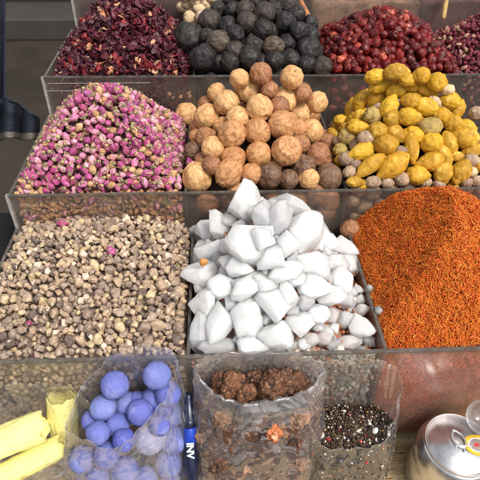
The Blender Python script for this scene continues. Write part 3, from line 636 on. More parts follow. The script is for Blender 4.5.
bulbM = {k: [bulb_mesh(s+31*ord(k), {'y': 'yel', 'g': 'yelg', 'n': 'nut', 'p': 'nutp'}[k], .9 if k == 'y' else .2) for s in range(5)] for k in 'ygnp'}
b = BINS['yel']
P = [on_heap(b, x, y, rs) for x, y, rl, rs, a, t in YEL]; Rm = [px2m(p, (q[2]*q[3])**.5*.97) for p, q in zip(P, YEL)]; P = settle(P, Rm, 50, .86, b)
def yl(i, c, r):
    x, y, rl, rs, a, t = YEL[i]; s = 'long pointed ' if rl > 12.4 else ('small ' if rl < 8.2 else ''); return f"{s}{YT[t][1]}, {c} from the limes in the {r} row up"
lab = row_labels(YEL, 8, yl)
lab[1] = 'yellow dried bulb with a greenish grey end at the very top of the heap'
M['greenend'] = organic('greenish grey bulb end', [(0, (.16, .15, .07))], scale=120, rough=.7, bump=.5, var=.4)
for i, (x, y, rl, rs, a, t) in enumerate(YEL):
    k = depth(P[i])/FPX*1.13
    o = ob(YT[t][0], bulbM[t][i % 5], None, P[i], orient(a) @ Quaternion((math.cos(.5*i), math.sin(.5*i), 0, 0)), (rl*k, rs*k, rs*k*.97)); tag(o, lab[i], YT[t][2], 'yellow bulbs and nuts heaped in the tray')
g_ = np.random.default_rng(4)
add_fill(b, P, Rm, lambda g: g.uniform(.009, .012), 110, (.003, .018), 'brown_nut', bulbM['n']+bulbM['y'][:1], 'grey brown nut half buried under the yellow bulbs', 'nut', 'brown nuts under the yellow bulbs', 8)
wall_items(b, lambda g: g.uniform(.008, .013), 34, -.055, -.008, 'brown_nut', bulbM['n']+bulbM['p'][:1], 'brown nut pressed against the clear panel above the safflower', 'nut', 'nuts behind the clear panel', 9)
fill_block(b, 'packed_fruit', 'packb', 'core under the yellow bulbs and nuts, coloured dark like shaded gaps', .030)

# ---- rock salt
M['packs'] = organic('pinkish white packed salt', [(0, (.50, .40, .35)), (1, (.55, .30, .22))], spots=[((.45, .13, .07), 130, .60, .06)], scale=90, rough=.7, bump=1, bump_scale=120, var=.5)
SALT = [(243.5,204.6,20,15,78),(248,243,23,20,-40),(204.6,230,12.5,11.5,60),(221,225,16,10,60),(186,236,14,8,10),(214,249,16,9.5,0),(190,258,14,10,-60),(202.5,276.5,17.5,11.5,-10),(222,286,17,11.5,-10),
 (205.6,305.6,18,13.5,-70),(196,334,20,11.5,-80),(220,325.5,22.5,12.5,-70),(245,321,27,15.5,-85),(248,288,18,12,-10),(215,347,17,7,0),(250,345,15,9,0),(237,269,14,10,0),(291,206,17,9,30),(279,219,16,10,-70),(264,216,14,10,80),
 (303,235,20,17,-20),(316,224,13,9,60),(322,241,14,12,0),(342,249,14.5,10.5,10),(351,263,12,10,20),(273,259,14.5,11,-30),(308,264,26,14,10),(283,274,16,11,0),(264,287,12.5,10,20),(311,285,18,13,0),(328,297,16,12,-10),
 (288,295,14,9.5,70),(274,305,17.5,13.5,25),(277,335,19,15,0),(315,316,12,10,20),(300,326,12.5,11,0),(341,281,16,11.5,60),(358.5,328,13.5,12,0),(343.7,319,8,7.5,0),(334,328.5,5.7,5,0),(323.5,339,8,6.5,0),
 (346.5,343,11,6.2,0),(361,309.6,6.8,5.5,10),(346,300,9,8,30),(372,341,7.5,6.2,20),(304.6,302.5,9,8,0),(329,316,8,7,0),(361,299,6.2,5.5,0),(311,340,7,6,20),(333,346,6.5,5,0),(303,344,6.5,5.5,0),(357,290,5.5,5,0),
 (230,262,10,8,20),(262,240,12,10,50),(232,245,10,9,20),(295,280,11,9,10),(232,303,10,9,40),(262,305,10,9,10),(292,312,9,8,10),(335,262,12,9,10),(288,245,13,10,-60),(263,345,9,7,0),(205,265,9,7,0),(179,241,7,5,30)]
SG = {17: 'g', 18: 'g', 19: 'g', 10: 'g', 14: 'g', 4: 'g', 43: 'g', 45: 'g', 44: 'g', 42: 'p', 38: 'g', 41: 'p', 40: 'p', 46: 'p', 48: 'p', 63: 'g', 49: 'g', 57: 'g', 58: 'g'}
def salt_mesh(seed, mat, n=4):
    v, f = rock(5, seed, 24, .50, .84, .025, .0); v = v*(1+.035*nz(v, 2.6, seed)+.016*np.abs(nz(v, 6, seed))+.008*nz(v, 13, seed))[:, None]
    s = np.abs(v).max(0); v = v/s*np.array([1, 1, .9]); return mesh('crystal', v, f, mat)
saltM = {k: [salt_mesh(s*3+ord(m_[-1]), m_) for s in range(7)] for k, m_ in dict(w='salt', g='saltg', p='saltp').items()}
b = BINS['sal']
P = [on_heap(b, x, y, rs, .004 if rl > 11 else 0) for x, y, rl, rs, a in SALT]; Rm = [px2m(p, (q[2]*q[3])**.5*.85) for p, q in zip(P, SALT)]; P = settle(P, Rm, 40, .74, b)
def sl_(i, c, r):
    rl = SALT[i][2]; s = 'large' if rl > 17.6 else ('small' if rl < 9.1 else 'middling'); k = {'w': 'white', 'g': 'greyish clear', 'p': 'pinkish'}[SG.get(i, 'w')]
    return f"{s} {k} salt crystal, {c} from the pebbles in the {r} row up"
lab = row_labels(SALT, 8, sl_)
lab[0] = 'tall white salt crystal standing at the peak of the heap'; lab[1] = 'biggest white salt block just below the peak of the heap'
for i, (x, y, rl, rs, a) in enumerate(SALT):
    k = depth(P[i])/FPX*1.31; c = SG.get(i, 'w')
    o = ob('salt_crystal', saltM[c][i % 7], None, P[i], orient(a), (rl*k, rs*k, min(rl, rs*1.0)*k)); tag(o, lab[i], 'salt crystal', 'rock salt crystals heaped in the front tray')
rk = [rock(2, s, 8, .5, .85, .06) for s in range(20, 26)]
add_fill(b, P, Rm, lambda g: g.uniform(.008, .0125), 80, (-.003, .012), 'salt_crystal', saltM['w']+saltM['g'][:2], 'white salt crystal wedged down between the bigger ones', 'salt crystal', 'rock salt crystals heaped in the front tray', 13, .62)
smallsalt = [mesh('crystal', v, f, m_) for (v, f), m_ in zip(rk, ('salt', 'saltg', 'saltp', 'saltg', 'salt', 'saltp'))]
add_fill(b, P, Rm, lambda g: g.uniform(.0035, .0065), 130, (.002, .014), 'salt_crystal', smallsalt, 'tiny salt chip in the gaps between the big white crystals', 'salt crystal', 'small salt chips between the crystals', 12, .8)
for (x, y, r, lb_) in ((369, 289, 5, 'small greyish salt chip lying on the safflower near the divider, upper'), (379, 310, 5.2, 'small greyish salt chip lying on the safflower near the divider, lower')):
    p = on_heap(BINS['saf'], x, y, r, .003); tag(ob('salt_crystal', smallsalt[1], None, p, rot_rand(), px2m(p, r)), lb_, 'salt crystal')
p = P[7]*.5+P[2]*.5; amb = ob('amber_lump', mesh('amber', *rock(3, 5, 8), 'amber'), None, at(204, 262, P[7][1]-.004), rot_rand(), .005); tag(amb, 'small orange amber lump caught among the white salt crystals', 'amber lump')

fill_block(b, 'packed_salt', 'packs', 'packed salt chips and red dust under the big crystals', .016)
tv = [rock(1, s, 7, .5, .85, .0) for s in range(4)]
W, WR = wall_scatter(b, lambda g: float(g.choice([g.uniform(.0018, .004), g.uniform(.004, .008)])), 900, -.19, -.056, 21, .62, 26000)
o = joined('salt_chips', [rock(2, s, 8, .5, .85, .05) for s in range(4)], W, WR, ['saltp', 'pt', 'seedw', 'packs', 'pg'], [.30, .14, .24, .18, .14], 3); tag(o, 'salt chips packed behind the front panel beside the brown resin bag', None, None, 'stuff')
Pq, Rq = scatter(b, lambda g: g.uniform(.0009, .002), 900, (-.012, -.002), .8, 9000, 17)
o = joined('red_crumbs', tv, Pq, Rq, ['myrrho', 'thread', 'saltp'], [.3, .5, .2], 5); tag(o, 'red and orange crumbs scattered between the salt crystals', None, None, 'stuff')

# ---- resin pebbles
pebV = [rock(2, s, 9, .48, .86, .10, .0, st) for s, st in zip(range(40, 48), [(1, .85, .8), (1.15, .8, .75), (1, 1, .8), (.9, .85, .95), (1.25, .75, .7), (1, .9, .9), (1.1, .9, .7), (.95, .95, .85)])]
pebM = {k: [mesh('pebble', v, f, 'p'+k) for v, f in pebV] for k in 'gtycd'}
PL = {'g': 'grey brown', 't': 'tan', 'y': 'yellowish', 'c': 'pale cream', 'd': 'dark brown'}
b = BINS['res']
P, Rr = scatter(b, lambda g: float(np.clip(g.gamma(11, .00048), .0034, .0085)), 900, (-.003, .003), .68, 60000, 31)
order = np.argsort(-Rr)
def zone(b, p, near, far, left, right):
    u = (p[0]-b.x0)/(b.x1-b.x0); v = (p[1]-b.y0)/(b.y1-b.y0)
    if v < .2: return near
    if v > .8: return far
    if u < .25: return left
    if u > .75: return right
    return 'in the middle of the heap'
for n_, i in enumerate(order[:300]):
    k = RNG.choice(list('gtycd'), p=[.42, .32, .12, .05, .09]); z_ = zone(b, P[i], 'along the front rim', 'under the rosebud tray', 'near the outer side', 'beside the rock salt')
    o = ob('resin_pebble', pebM[k][n_ % 8], None, P[i], rot_rand(), Rr[i]); tag(o, f"{'large' if Rr[i] > .0058 else 'small'} {PL[k]} resin pebble {z_}", 'pebble', 'resin pebbles heaped in the front tray')
rest = order[300:]
P2, R2 = scatter(b, lambda g: g.uniform(.003, .0055), 1000, (-.014, -.003), .8, 30000, 33)
W, WR = wall_scatter(b, lambda g: g.uniform(.003, .006), 800, -.18, -.058, 22, .8)
o = joined('resin_pebbles', pebV, np.concatenate([P[rest], P2, W]), np.concatenate([Rr[rest], R2, WR]), ['pg', 'pt', 'py', 'pc', 'pd'], [.42, .32, .12, .04, .10], 6); tag(o, 'small grey brown and tan resin pebbles filling the tray between the larger ones', None, None, 'stuff')
M['packr'] = organic('brown packed resin', [(0, (.24, .175, .135))], scale=120, rough=.8, bump=1, bump_scale=200, var=.6)
fill_block(b, 'packed_resin', 'packr', 'brown resin crumbs packed under the pebbles', .010, 40, .010)

# ---- rosebuds
def flake(seed, n=2):
    g = np.random.default_rng(seed); v, f = ico(n); v = v.copy()*np.array([1, g.uniform(.4, .7), .13])
    v[:, 2] += .45*g.uniform(.4, 1)*v[:, 0]**2+.5*g.uniform(.2, 1)*v[:, 1]**2*g.choice([-1, 1]); v += np.stack([nz(v, 2.3, seed+k*9)*.28 for k in range(3)], 1)
    return v, f
def bud_mesh(seed, mat, n=3, slim=.66):
    v, f = ico(n); v = v.copy(); g = np.random.default_rng(seed)
    z = v[:, 2]; ph = np.arctan2(v[:, 1], v[:, 0]); prof = 1-.45*np.clip(z, 0, 1)**2.2
    k = 3; s = ((k*ph/(2*math.pi)+z*.9+g.uniform()) % 1.0); edge = .13*(s-.5)+.10*np.exp(-((1-s)/.1)**2)
    rr = slim*prof*(1+edge*np.clip(1.2-abs(z), 0, 1)+(.05 if n > 2 else .30)*nz(v, 2.5, seed))
    v[:, 0] *= rr; v[:, 1] *= rr; v[:, 2] = z*(1+.05*np.sin(3*ph))
    tip = z > .8; v[tip, 0] += .10*g.normal(); v[tip, 1] += .10*g.normal()
    return mesh('bud', v, f, mat)
def calyx_mesh(seed, mat):
    g = np.random.default_rng(seed); v, f = ico(2); v = v*np.array([.42, .42, .34])+np.array([0, 0, -.84]); V = [tuple(p) for p in v]; F = [tuple(q) for q in f]
    for k in range(5):
        a = 2*math.pi*k/5+g.uniform(-.2, .2); ln = g.uniform(.8, 1.5); fl = g.uniform(0, .25); o_ = len(V)
        for j in range(5):
            t = j/4; wd = .24*(1-t)**.8*(1+.6*t)+.012; rad = .36+.32*math.sin(min(t*1.6, 1.57))+fl*t*t*1.2; zz = -.85+ln*t
            for s_ in (-1, 0, 1):
                aa = a+s_*wd/rad; r2 = rad+(.05 if s_ == 0 else 0); V.append((r2*math.cos(aa), r2*math.sin(aa), zz))
            V.append(((rad-.05)*math.cos(a), (rad-.05)*math.sin(a), zz))
        for j in range(4):
            q = o_+4*j; F += [(q, q+1, q+5, q+4), (q+1, q+2, q+6, q+5), (q+2, q+3, q+7, q+6), (q+3, q, q+4, q+7)]
    return V, F
budM = {k: [bud_mesh(s+50, m_) for s in range(4)] for k, m_ in dict(p='pink', l='pinkp', t='pinkt').items()}
cal = [mesh('calyx', *calyx_mesh(s, 'calyx'), 'calyx') for s in range(4)]
BL_ = {'p': 'deep pink', 'l': 'pale pink', 't': 'faded tan'}
b = BINS['ros']
P, Rr = scatter(b, lambda g: g.uniform(.0050, .0076), 640, (-.003, .004), .66, 60000, 41)
front = np.argsort([(depth(p)) for p in P]); big = np.argsort(-Rr)
def rosebud(p, r, k, label, group='dried rosebuds heaped in the tray', i=0):
    q = rot_rand()
    o = ob('rosebud', budM[k][i % 4], None, p, q, r); 
    if group: tag(o, label, 'rosebud', group)
    else: tag(o, label, 'rosebud')
    ob('calyx', cal[i % 4], o); return o
for n_, i in enumerate(big[:300]):
    k = RNG.choice(list('plt'), p=[.56, .31, .13]); z_ = zone(b, P[i], 'along the front rim', 'against the rear panel', 'near the outer side', 'beside the tan limes')
    rosebud(P[i], Rr[i], k, f"{BL_[k]} dried rosebud with green calyx {z_}", i=n_)
bv = []
for s in range(3):
    me = budM['p'][s]; bv.append((np.array([x.co[:] for x in me.vertices]), [tuple(q.vertices) for q in me.polygons]))
cv = [(np.array(a), c) for a, c in (calyx_mesh(s, 0) for s in range(3))]
rest = big[300:]
P2, R2 = scatter(b, lambda g: g.uniform(.005, .0065), 420, (-.016, -.004), .7, 15000, 43)
PP = np.concatenate([P[rest], P2]); RR = np.concatenate([Rr[rest], R2])
o = joined('rosebuds', [(v*1.0, f) for v, f in bv], PP, RR, ['pink', 'pinkp', 'pinkt'], [.55, .3, .15], 7); tag(o, 'small pink rosebuds filling the gaps between the larger ones', None, None, 'stuff')
o = joined('rosebud_leaves', cv, PP+np.array([0, 0, .001]), RR, ['calyx', 'pinkt'], [.85, .15], 8); tag(o, 'dry green sepals and leaf bits mixed through the rosebuds', None, None, 'stuff')
W, WR = wall_scatter(b, lambda g: g.uniform(.004, .008), 420, -.06, -.004, 44, .5)
M['tanpet'] = organic('orange tan pressed petals', [(0, (.62, .33, .15)), (.6, (.48, .24, .12)), (1, (.66, .42, .24))], scale=120, rough=.6, bump=.5, var=.5)
o = joined('faded_rosebuds', [(v*np.array([1.1, .8, 1.25]), f) for v, f in bv]+[tuple(flake(s)) for s in range(3)], W, WR, ['tanpet', 'pinkp', 'calyx', 'pinkt'], [.62, .12, .06, .2], 9); tag(o, 'orange tan faded rosebuds pressed against the clear panel above the resin pebbles', None, None, 'stuff')
M['packp'] = organic('gap shade packed buds', [(0, (.10, .04, .045))], scale=120, rough=.8, bump=1, bump_scale=200, var=.6)  # darkened bud colour, standing in for shade deep between the buds
fill_block(b, 'packed_buds', 'packp', 'rosebud mass under the heap, coloured dark for the shaded gaps', .014, 40, .012)
for (x, y, r, bn, lb_) in ((111, 251, 5.5, 'res', 'single bright pink rosebud lying on the resin pebbles'), (63, 223, 5.5, 'res', 'pink rosebud lying on the pebbles against the rosebud tray'), (190, 163, 5, 'lim', 'pink rosebud fallen between the limes beside the divider'), (29, 323, 3, 'res', 'tiny crimson rosebud half sunk in the pebbles')):
    p = on_heap(BINS[bn], x, y, r, .006); rosebud(p, px2m(p, r)*1.15, 'p', lb_, None, 1)

# ---- hibiscus
hv = [flake(s) for s in range(60, 68)]
hibM = {k: [mesh('petal', v, f, m_) for v, f in hv] for k, m_ in dict(d='hib', r='hibr', t='hibt').items()}
b = BINS['hib']
P, Rr = scatter(b, lambda g: g.uniform(.006, .0125), 900, (-.004, .005), .42, 40000, 51)
HL = {'d': 'dark maroon', 'r': 'red', 't': 'orange tan'}; big = np.argsort(-Rr)
for n_, i in enumerate(big[:300]):
    k = RNG.choice(list('drt'), p=[.78, .08, .14]); z_ = zone(b, P[i], 'along the front rim', 'near the crest behind', 'near the outer side', 'beside the black limes')
    tag(ob('hibiscus_petal', hibM[k][n_ % 8], None, P[i], rot_rand(), Rr[i]*(.72 if k == 't' else 1)), f"{HL[k]} curled hibiscus petal {z_}", 'petal', 'hibiscus petals heaped in the tray')
rest = big[300:]
P2, R2 = scatter(b, lambda g: g.uniform(.004, .008), 1300, (-.008, .004), .4, 15000, 53); W, WR = wall_scatter(b, lambda g: g.uniform(.004, .008), 420, -.0, .052, 54, .45)
o = joined('hibiscus_petals', hv, np.concatenate([P[rest], P2, W]), np.concatenate([Rr[rest]*.9, R2, WR]), ['hib', 'hibr', 'hibt'], [.84, .09, .07], 10); tag(o, 'dark maroon hibiscus scraps filling the heap and pressed on the panel', None, None, 'stuff')
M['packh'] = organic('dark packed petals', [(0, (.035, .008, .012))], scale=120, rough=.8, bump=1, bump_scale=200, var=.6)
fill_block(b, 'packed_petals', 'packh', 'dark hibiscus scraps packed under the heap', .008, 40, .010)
# pale nuts in the back corner
b = BINS['blk']
for i, (x, y, r, t) in enumerate([(188,5,6,'p'),(197,3,6.5,'p'),(207,4,6.5,'p'),(192,13,6,'p'),(200,11,5.5,'p'),(190,20,6.5,'p'),(196,-4,6,'p'),(213,-1,6,'p'),(182,9,5,'p'),(199,19,5,'n'),(186,-4,6,'p'),(206,-8,6,'n')]):
    p = on_heap(b, x, y, r, .004); p = p+np.array([0, 0, .002]); k = depth(p)/FPX
    tag(ob('pale_nut', bulbM[t][i % 5], None, p, orient(50*i), (r*1.25*k, r*k, r*k)), f"pale wrinkled nut, {ORD[i]} from the rim of the black lime heap's back corner", 'nut', 'pale nuts in the rear corner of the black limes')

# ---- red berries
def berry(seed):
    v, f = ico(3); v = v.copy(); g = np.random.default_rng(seed); d = 1+.20*nz(v, 1.5, seed)+.16*np.abs(nz(v, 2.6, seed+2))+.04*nz(v, 7, seed)-.22*np.exp(-((1-v[:, 2])/.04))
    return v*d[:, None]*np.array([1, .88, 1.12]), f
berM = {k: [mesh('berry', *berry(s), m_) for s in range(70, 75)] for k, m_ in dict(d='berry', o='berryo').items()}
def crown_mesh():
    V = []; F = []
    for k in range(6):
        a = k*math.pi/3; o_ = len(V)
        for j, (r, z, w_) in enumerate(((.05, .84, .10), (.16, .92, .09), (.26, 1.0, .01))):
            for s_ in (-1, 1): V.append((r*math.cos(a)-s_*w_*math.sin(a), r*math.sin(a)+s_*w_*math.cos(a), z))
            V.append((r*math.cos(a), r*math.sin(a), z-.05))
        for j in range(2):
            q = o_+3*j; F += [(q, q+1, q+4, q+3), (q+1, q+2, q+5, q+4), (q+2, q, q+3, q+5)]
    return V, F
crn = mesh('crown', *crown_mesh(), 'winet')
b = BINS['ber']
P, Rr = scatter(b, lambda g: g.uniform(.0062, .0086), 299, (-.003, .004), .72, 50000, 61)
for n_, (p, r) in enumerate(zip(P, Rr)):
    k = 'o' if RNG.random() < .06 else 'd'; z_ = zone(b, p, 'along the front rim', 'against the rear panel', 'beside the black limes', 'beside the wine red buds')
    o = ob('red_berry', berM[k][n_ % 5], None, p, rot_rand(), r); tag(o, f"{'orange red' if k == 'o' else 'dark red'} glossy dried berry {z_}", 'berry', 'red berries heaped in the rear tray')
    if n_ % 3 == 0: ob('dry_tip', crn, o)
P2, R2 = scatter(b, lambda g: g.uniform(.007, .009), 150, (-.018, -.010), .85, 9000, 63); W, WR = wall_scatter(b, lambda g: g.uniform(.007, .009), 60, .0, .03, 64, .9)
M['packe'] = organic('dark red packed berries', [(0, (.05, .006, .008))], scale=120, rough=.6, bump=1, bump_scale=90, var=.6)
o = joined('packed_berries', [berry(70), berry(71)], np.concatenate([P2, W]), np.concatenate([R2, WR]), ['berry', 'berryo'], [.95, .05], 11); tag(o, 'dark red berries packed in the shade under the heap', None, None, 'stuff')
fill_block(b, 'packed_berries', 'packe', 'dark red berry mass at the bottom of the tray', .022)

# ---- wine red small buds
wv = [bud_mesh(s+90, 'wine', 2, .5) for s in range(4)]; wt = [bud_mesh(s+90, 'winet', 2, .5) for s in range(2)]
b = BINS['win']
P, Rr = scatter(b, lambda g: g.uniform(.0048, .0068), 620, (-.003, .004), .6, 50000, 71, bias=lambda x, y, z: x < .56)
vis = [i for i in range(len(P)) if proj(P[i])[0] < 486][:300]
for n_, i in enumerate(vis):
    t = RNG.random() < .18; z_ = zone(b, P[i], 'along the front rim', 'near the crest behind', 'beside the red berries', 'at the outer edge of the frame')
    z_ = z_.replace('at the outer edge of the frame', 'in the farther part of the heap')
    tag(ob('dried_bud', (wt if t else wv)[n_ % (2 if t else 4)], None, P[i], rot_rand(), Rr[i]), f"{'tan tipped' if t else 'wine red'} small dried bud {z_}", 'dried bud', 'wine red buds heaped in the rear tray')
vv = [(np.array([x.co[:] for x in me.vertices]), [tuple(q.vertices) for q in me.polygons]) for me in wv[:3]]
rs_ = [i for i in range(len(P)) if i not in set(vis)]
P2, R2 = scatter(b, lambda g: g.uniform(.0045, .006), 700, (-.012, .0), .5, 9000, 73); W, WR = wall_scatter(b, lambda g: g.uniform(.0045, .006), 120, .0, .05, 74, .7)
o = joined('dried_buds', vv, np.concatenate([P[rs_], P2, W]) if rs_ else np.concatenate([P2, W]), np.concatenate([Rr[rs_], R2, WR]) if rs_ else np.concatenate([R2, WR]), ['wine', 'winet', 'calyx'], [.72, .16, .12], 12); tag(o, 'small wine red and tan bud scraps filling the heap', None, None, 'stuff')
fill_block(b, 'packed_buds', 'packp', 'dark bud scraps at the bottom of the rear tray', .010)
# herbs in the next compartment
b = BINS['hrb']
P2, R2 = scatter(b, lambda g: g.uniform(.004, .008), 900, (-.004, .008), .4, 20000, 81); 
o = joined('dried_herbs', hv[:4], P2, R2, ['herb', 'calyx', 'wine'], [.75, .17, .08], 13); tag(o, 'grey green dried herbs in the tray beyond the yellow bulbs', None, None, 'stuff')
fill_block(b, 'packed_herbs', 'herb', 'grey green herb dust packed in the tray', .006)

# ---- safflower
def threads(name, P, Nn, mat, label, seed, ln=(.004, .0085), wd=.00050, lift=.55):
    g = np.random.default_rng(seed); n = len(P)
    Tn = g.normal(size=(n, 3)); Tn -= (Tn*Nn).sum(1)[:, None]*Nn; Tn /= np.linalg.norm(Tn, axis=1)[:, None]
    Tn += Nn*g.normal(0, lift, (n, 1)); Tn /= np.linalg.norm(Tn, axis=1)[:, None]
    B = np.cross(Tn, Nn); B /= np.linalg.norm(B, axis=1)[:, None]; C = np.cross(B, Tn)
    l = g.uniform(*ln, n); bend = g.normal(0, .28, (n, 1)); b2 = g.normal(0, .2, (n, 1)); w_ = wd*g.uniform(.6, 1.5, (n, 1))
    V = np.zeros((n, 5, 3, 3)); 
    for j in range(5):
        s = j/4-.5; c = P+Tn*(l*s)[:, None]+B*(l[:, None]*bend*(4*s*s-.5)*.5)+C*(l[:, None]*b2*(s*2)**3*.4)
        ww = w_*(1.0 if 0 < j < 4 else .45)
        for k in range(3):
            a = 2*math.pi*k/3; V[:, j, k] = c+B*(ww*math.cos(a))+C*(ww*math.sin(a)*.7)
    V = V.reshape(-1, 3); base = (np.arange(n)*15)[:, None]
    q = []
    for j in range(4):
        for k in range(3): q.append([j*3+k, j*3+(k+1) % 3, (j+1)*3+(k+1) % 3, (j+1)*3+k])
    Q = (base[:, :, None]+np.array(q)[None]).reshape(-1, 4)
    me = bpy.data.meshes.new(name); me.vertices.add(len(V)); me.vertices.foreach_set('co', V.ravel().astype(np.float32))
    me.loops.add(Q.size); me.loops.foreach_set('vertex_index', Q.ravel().astype(np.int32)); me.polygons.add(len(Q)); me.polygons.foreach_set('loop_start', (np.arange(len(Q))*4).astype(np.int32))
    me.update(calc_edges=True); me.materials.append(M[mat]); me.polygons.foreach_set('use_smooth', [True]*len(Q))
    return tag(ob(name, me), label, None, None, 'stuff')
b = BINS['saf']; g = np.random.default_rng(91); n = 34000
X = g.uniform(b.x0+.002, b.x0+(b.x1-b.x0)*.80, n); Y = g.uniform(b.y0+.002, b.y1-.002, n)
Z = b.h(X, Y)+.0055*np.array([noise.noise(Vector((x*38, y*38, 2)))+.5*noise.noise(Vector((x*120, y*120, 5))) for x, y in zip(X, Y)])+g.uniform(-.0022, .0014, n)
e_ = 1e-4; Nn = np.stack([-(b.h(X+e_, Y)-b.h(X-e_, Y))/(2*e_), -(b.h(X, Y+e_)-b.h(X, Y-e_))/(2*e_), np.ones(n)], 1); Nn /= np.linalg.norm(Nn, axis=1)[:, None]
threads('safflower', np.stack([X, Y, Z], 1), Nn, 'thread', 'heap of orange and red safflower threads filling the front tray', 92)
n = 5000; X = g.uniform(b.x0+.004, b.x0+(b.x1-b.x0)*.75, n); Z = g.uniform(-.195, -.05, n); Pw = np.stack([X, np.full(n, b.y0+.0012)+g.uniform(0, .001, n), Z], 1)
threads('crushed_safflower', Pw, np.tile(np.array([[0, -1., 0]]), (n, 1)), 'threadb', 'brick red crushed safflower pressed against the front panel', 93, (.002, .005), .0004, .1)
fill_block(b, 'packed_safflower', 'threadb', 'brick red safflower packed down in the tray', .009, 70, .0022)
n = 160; X = g.uniform(.13, .195, n); Y = g.uniform(-.205, -.06, n); Z = BINS['sal'].h(X, Y)+.001
threads('safflower_crumbs', np.stack([X, Y, Z], 1), np.tile(np.array([[0, 0, 1.]]), (n, 1)), 'thread', 'stray safflower threads among the small salt chips', 94)

# ---- sticks at the back
def rod(name, A, B, r, mat, label, cat, taper=.8, flute=0):
    A = np.array(A); B = np.array(B); ax = B-A; ln = np.linalg.norm(ax); V = []; F = []; n, m = 20, 14
    for j in range(m+1):
        for i in range(n):
            a = 2*math.pi*i/n; rr = r*(1+(taper-1)*j/m)*(1+.08*noise.noise(Vector((math.cos(a)*2, math.sin(a)*2, j*.5)))+flute*math.sin(5*a)); V.append((rr*math.cos(a), rr*math.sin(a), ln*j/m))
    for j in range(m):
        for i in range(n): F.append((j*n+i, j*n+(i+1) % n, (j+1)*n+(i+1) % n, (j+1)*n+i))
    F += [tuple(range(n))[::-1], tuple(range(m*n, m*n+n))]
    return tag(ob(name, mesh(name, V, F, mat), None, A, Vector((ax/ln).tolist()).to_track_quat('Z', 'Y')), label, cat)
rod('cinnamon_stick', at(314, 28, .33), at(292, -14, .40), .0052, 'bark', 'reddish brown cinnamon stick leaning between the black limes and red berries', 'cinnamon stick', .9, .06)
rod('wooden_stick', at(443, 19, .405), at(449, -16, .425), .0040, 'straw', 'thin pale wooden stick standing behind the wine red buds', 'stick', 1.1)
# contents of the rearmost tray, seen as a dim mass through its panel
for i, (mt, lb) in enumerate((('packh', 'dark petals packed behind the rear panel'), ('packk', 'dark fruit packed behind the rear panel'), ('myrrhp', 'dusty brown bark packed behind the rear panel'), ('packp', 'dark buds packed behind the rear panel'))):
    bb = make_bin('Z', i, -.03, .01, .5, .5, .5, .5); fill_block(bb, 'packed_spices', mt, lb, 0, 12)
bb = make_bin('Z', 3, -.03, .01, .5, .5, .5, .5)
for j in range(7):
    x0 = .36+.001*j
    rod('straw_stem', (.36, .4245+.0005*j, .126+.0026*(j % 3)), (.60, .4255+.0006*j, .127+.0026*(j % 3)), .0016, 'straw', f'golden straw stem, {ORD[j]} in the bundle along the rear rim', 'straw stem', 1)['group'] = 'straw stems on the rear rim'

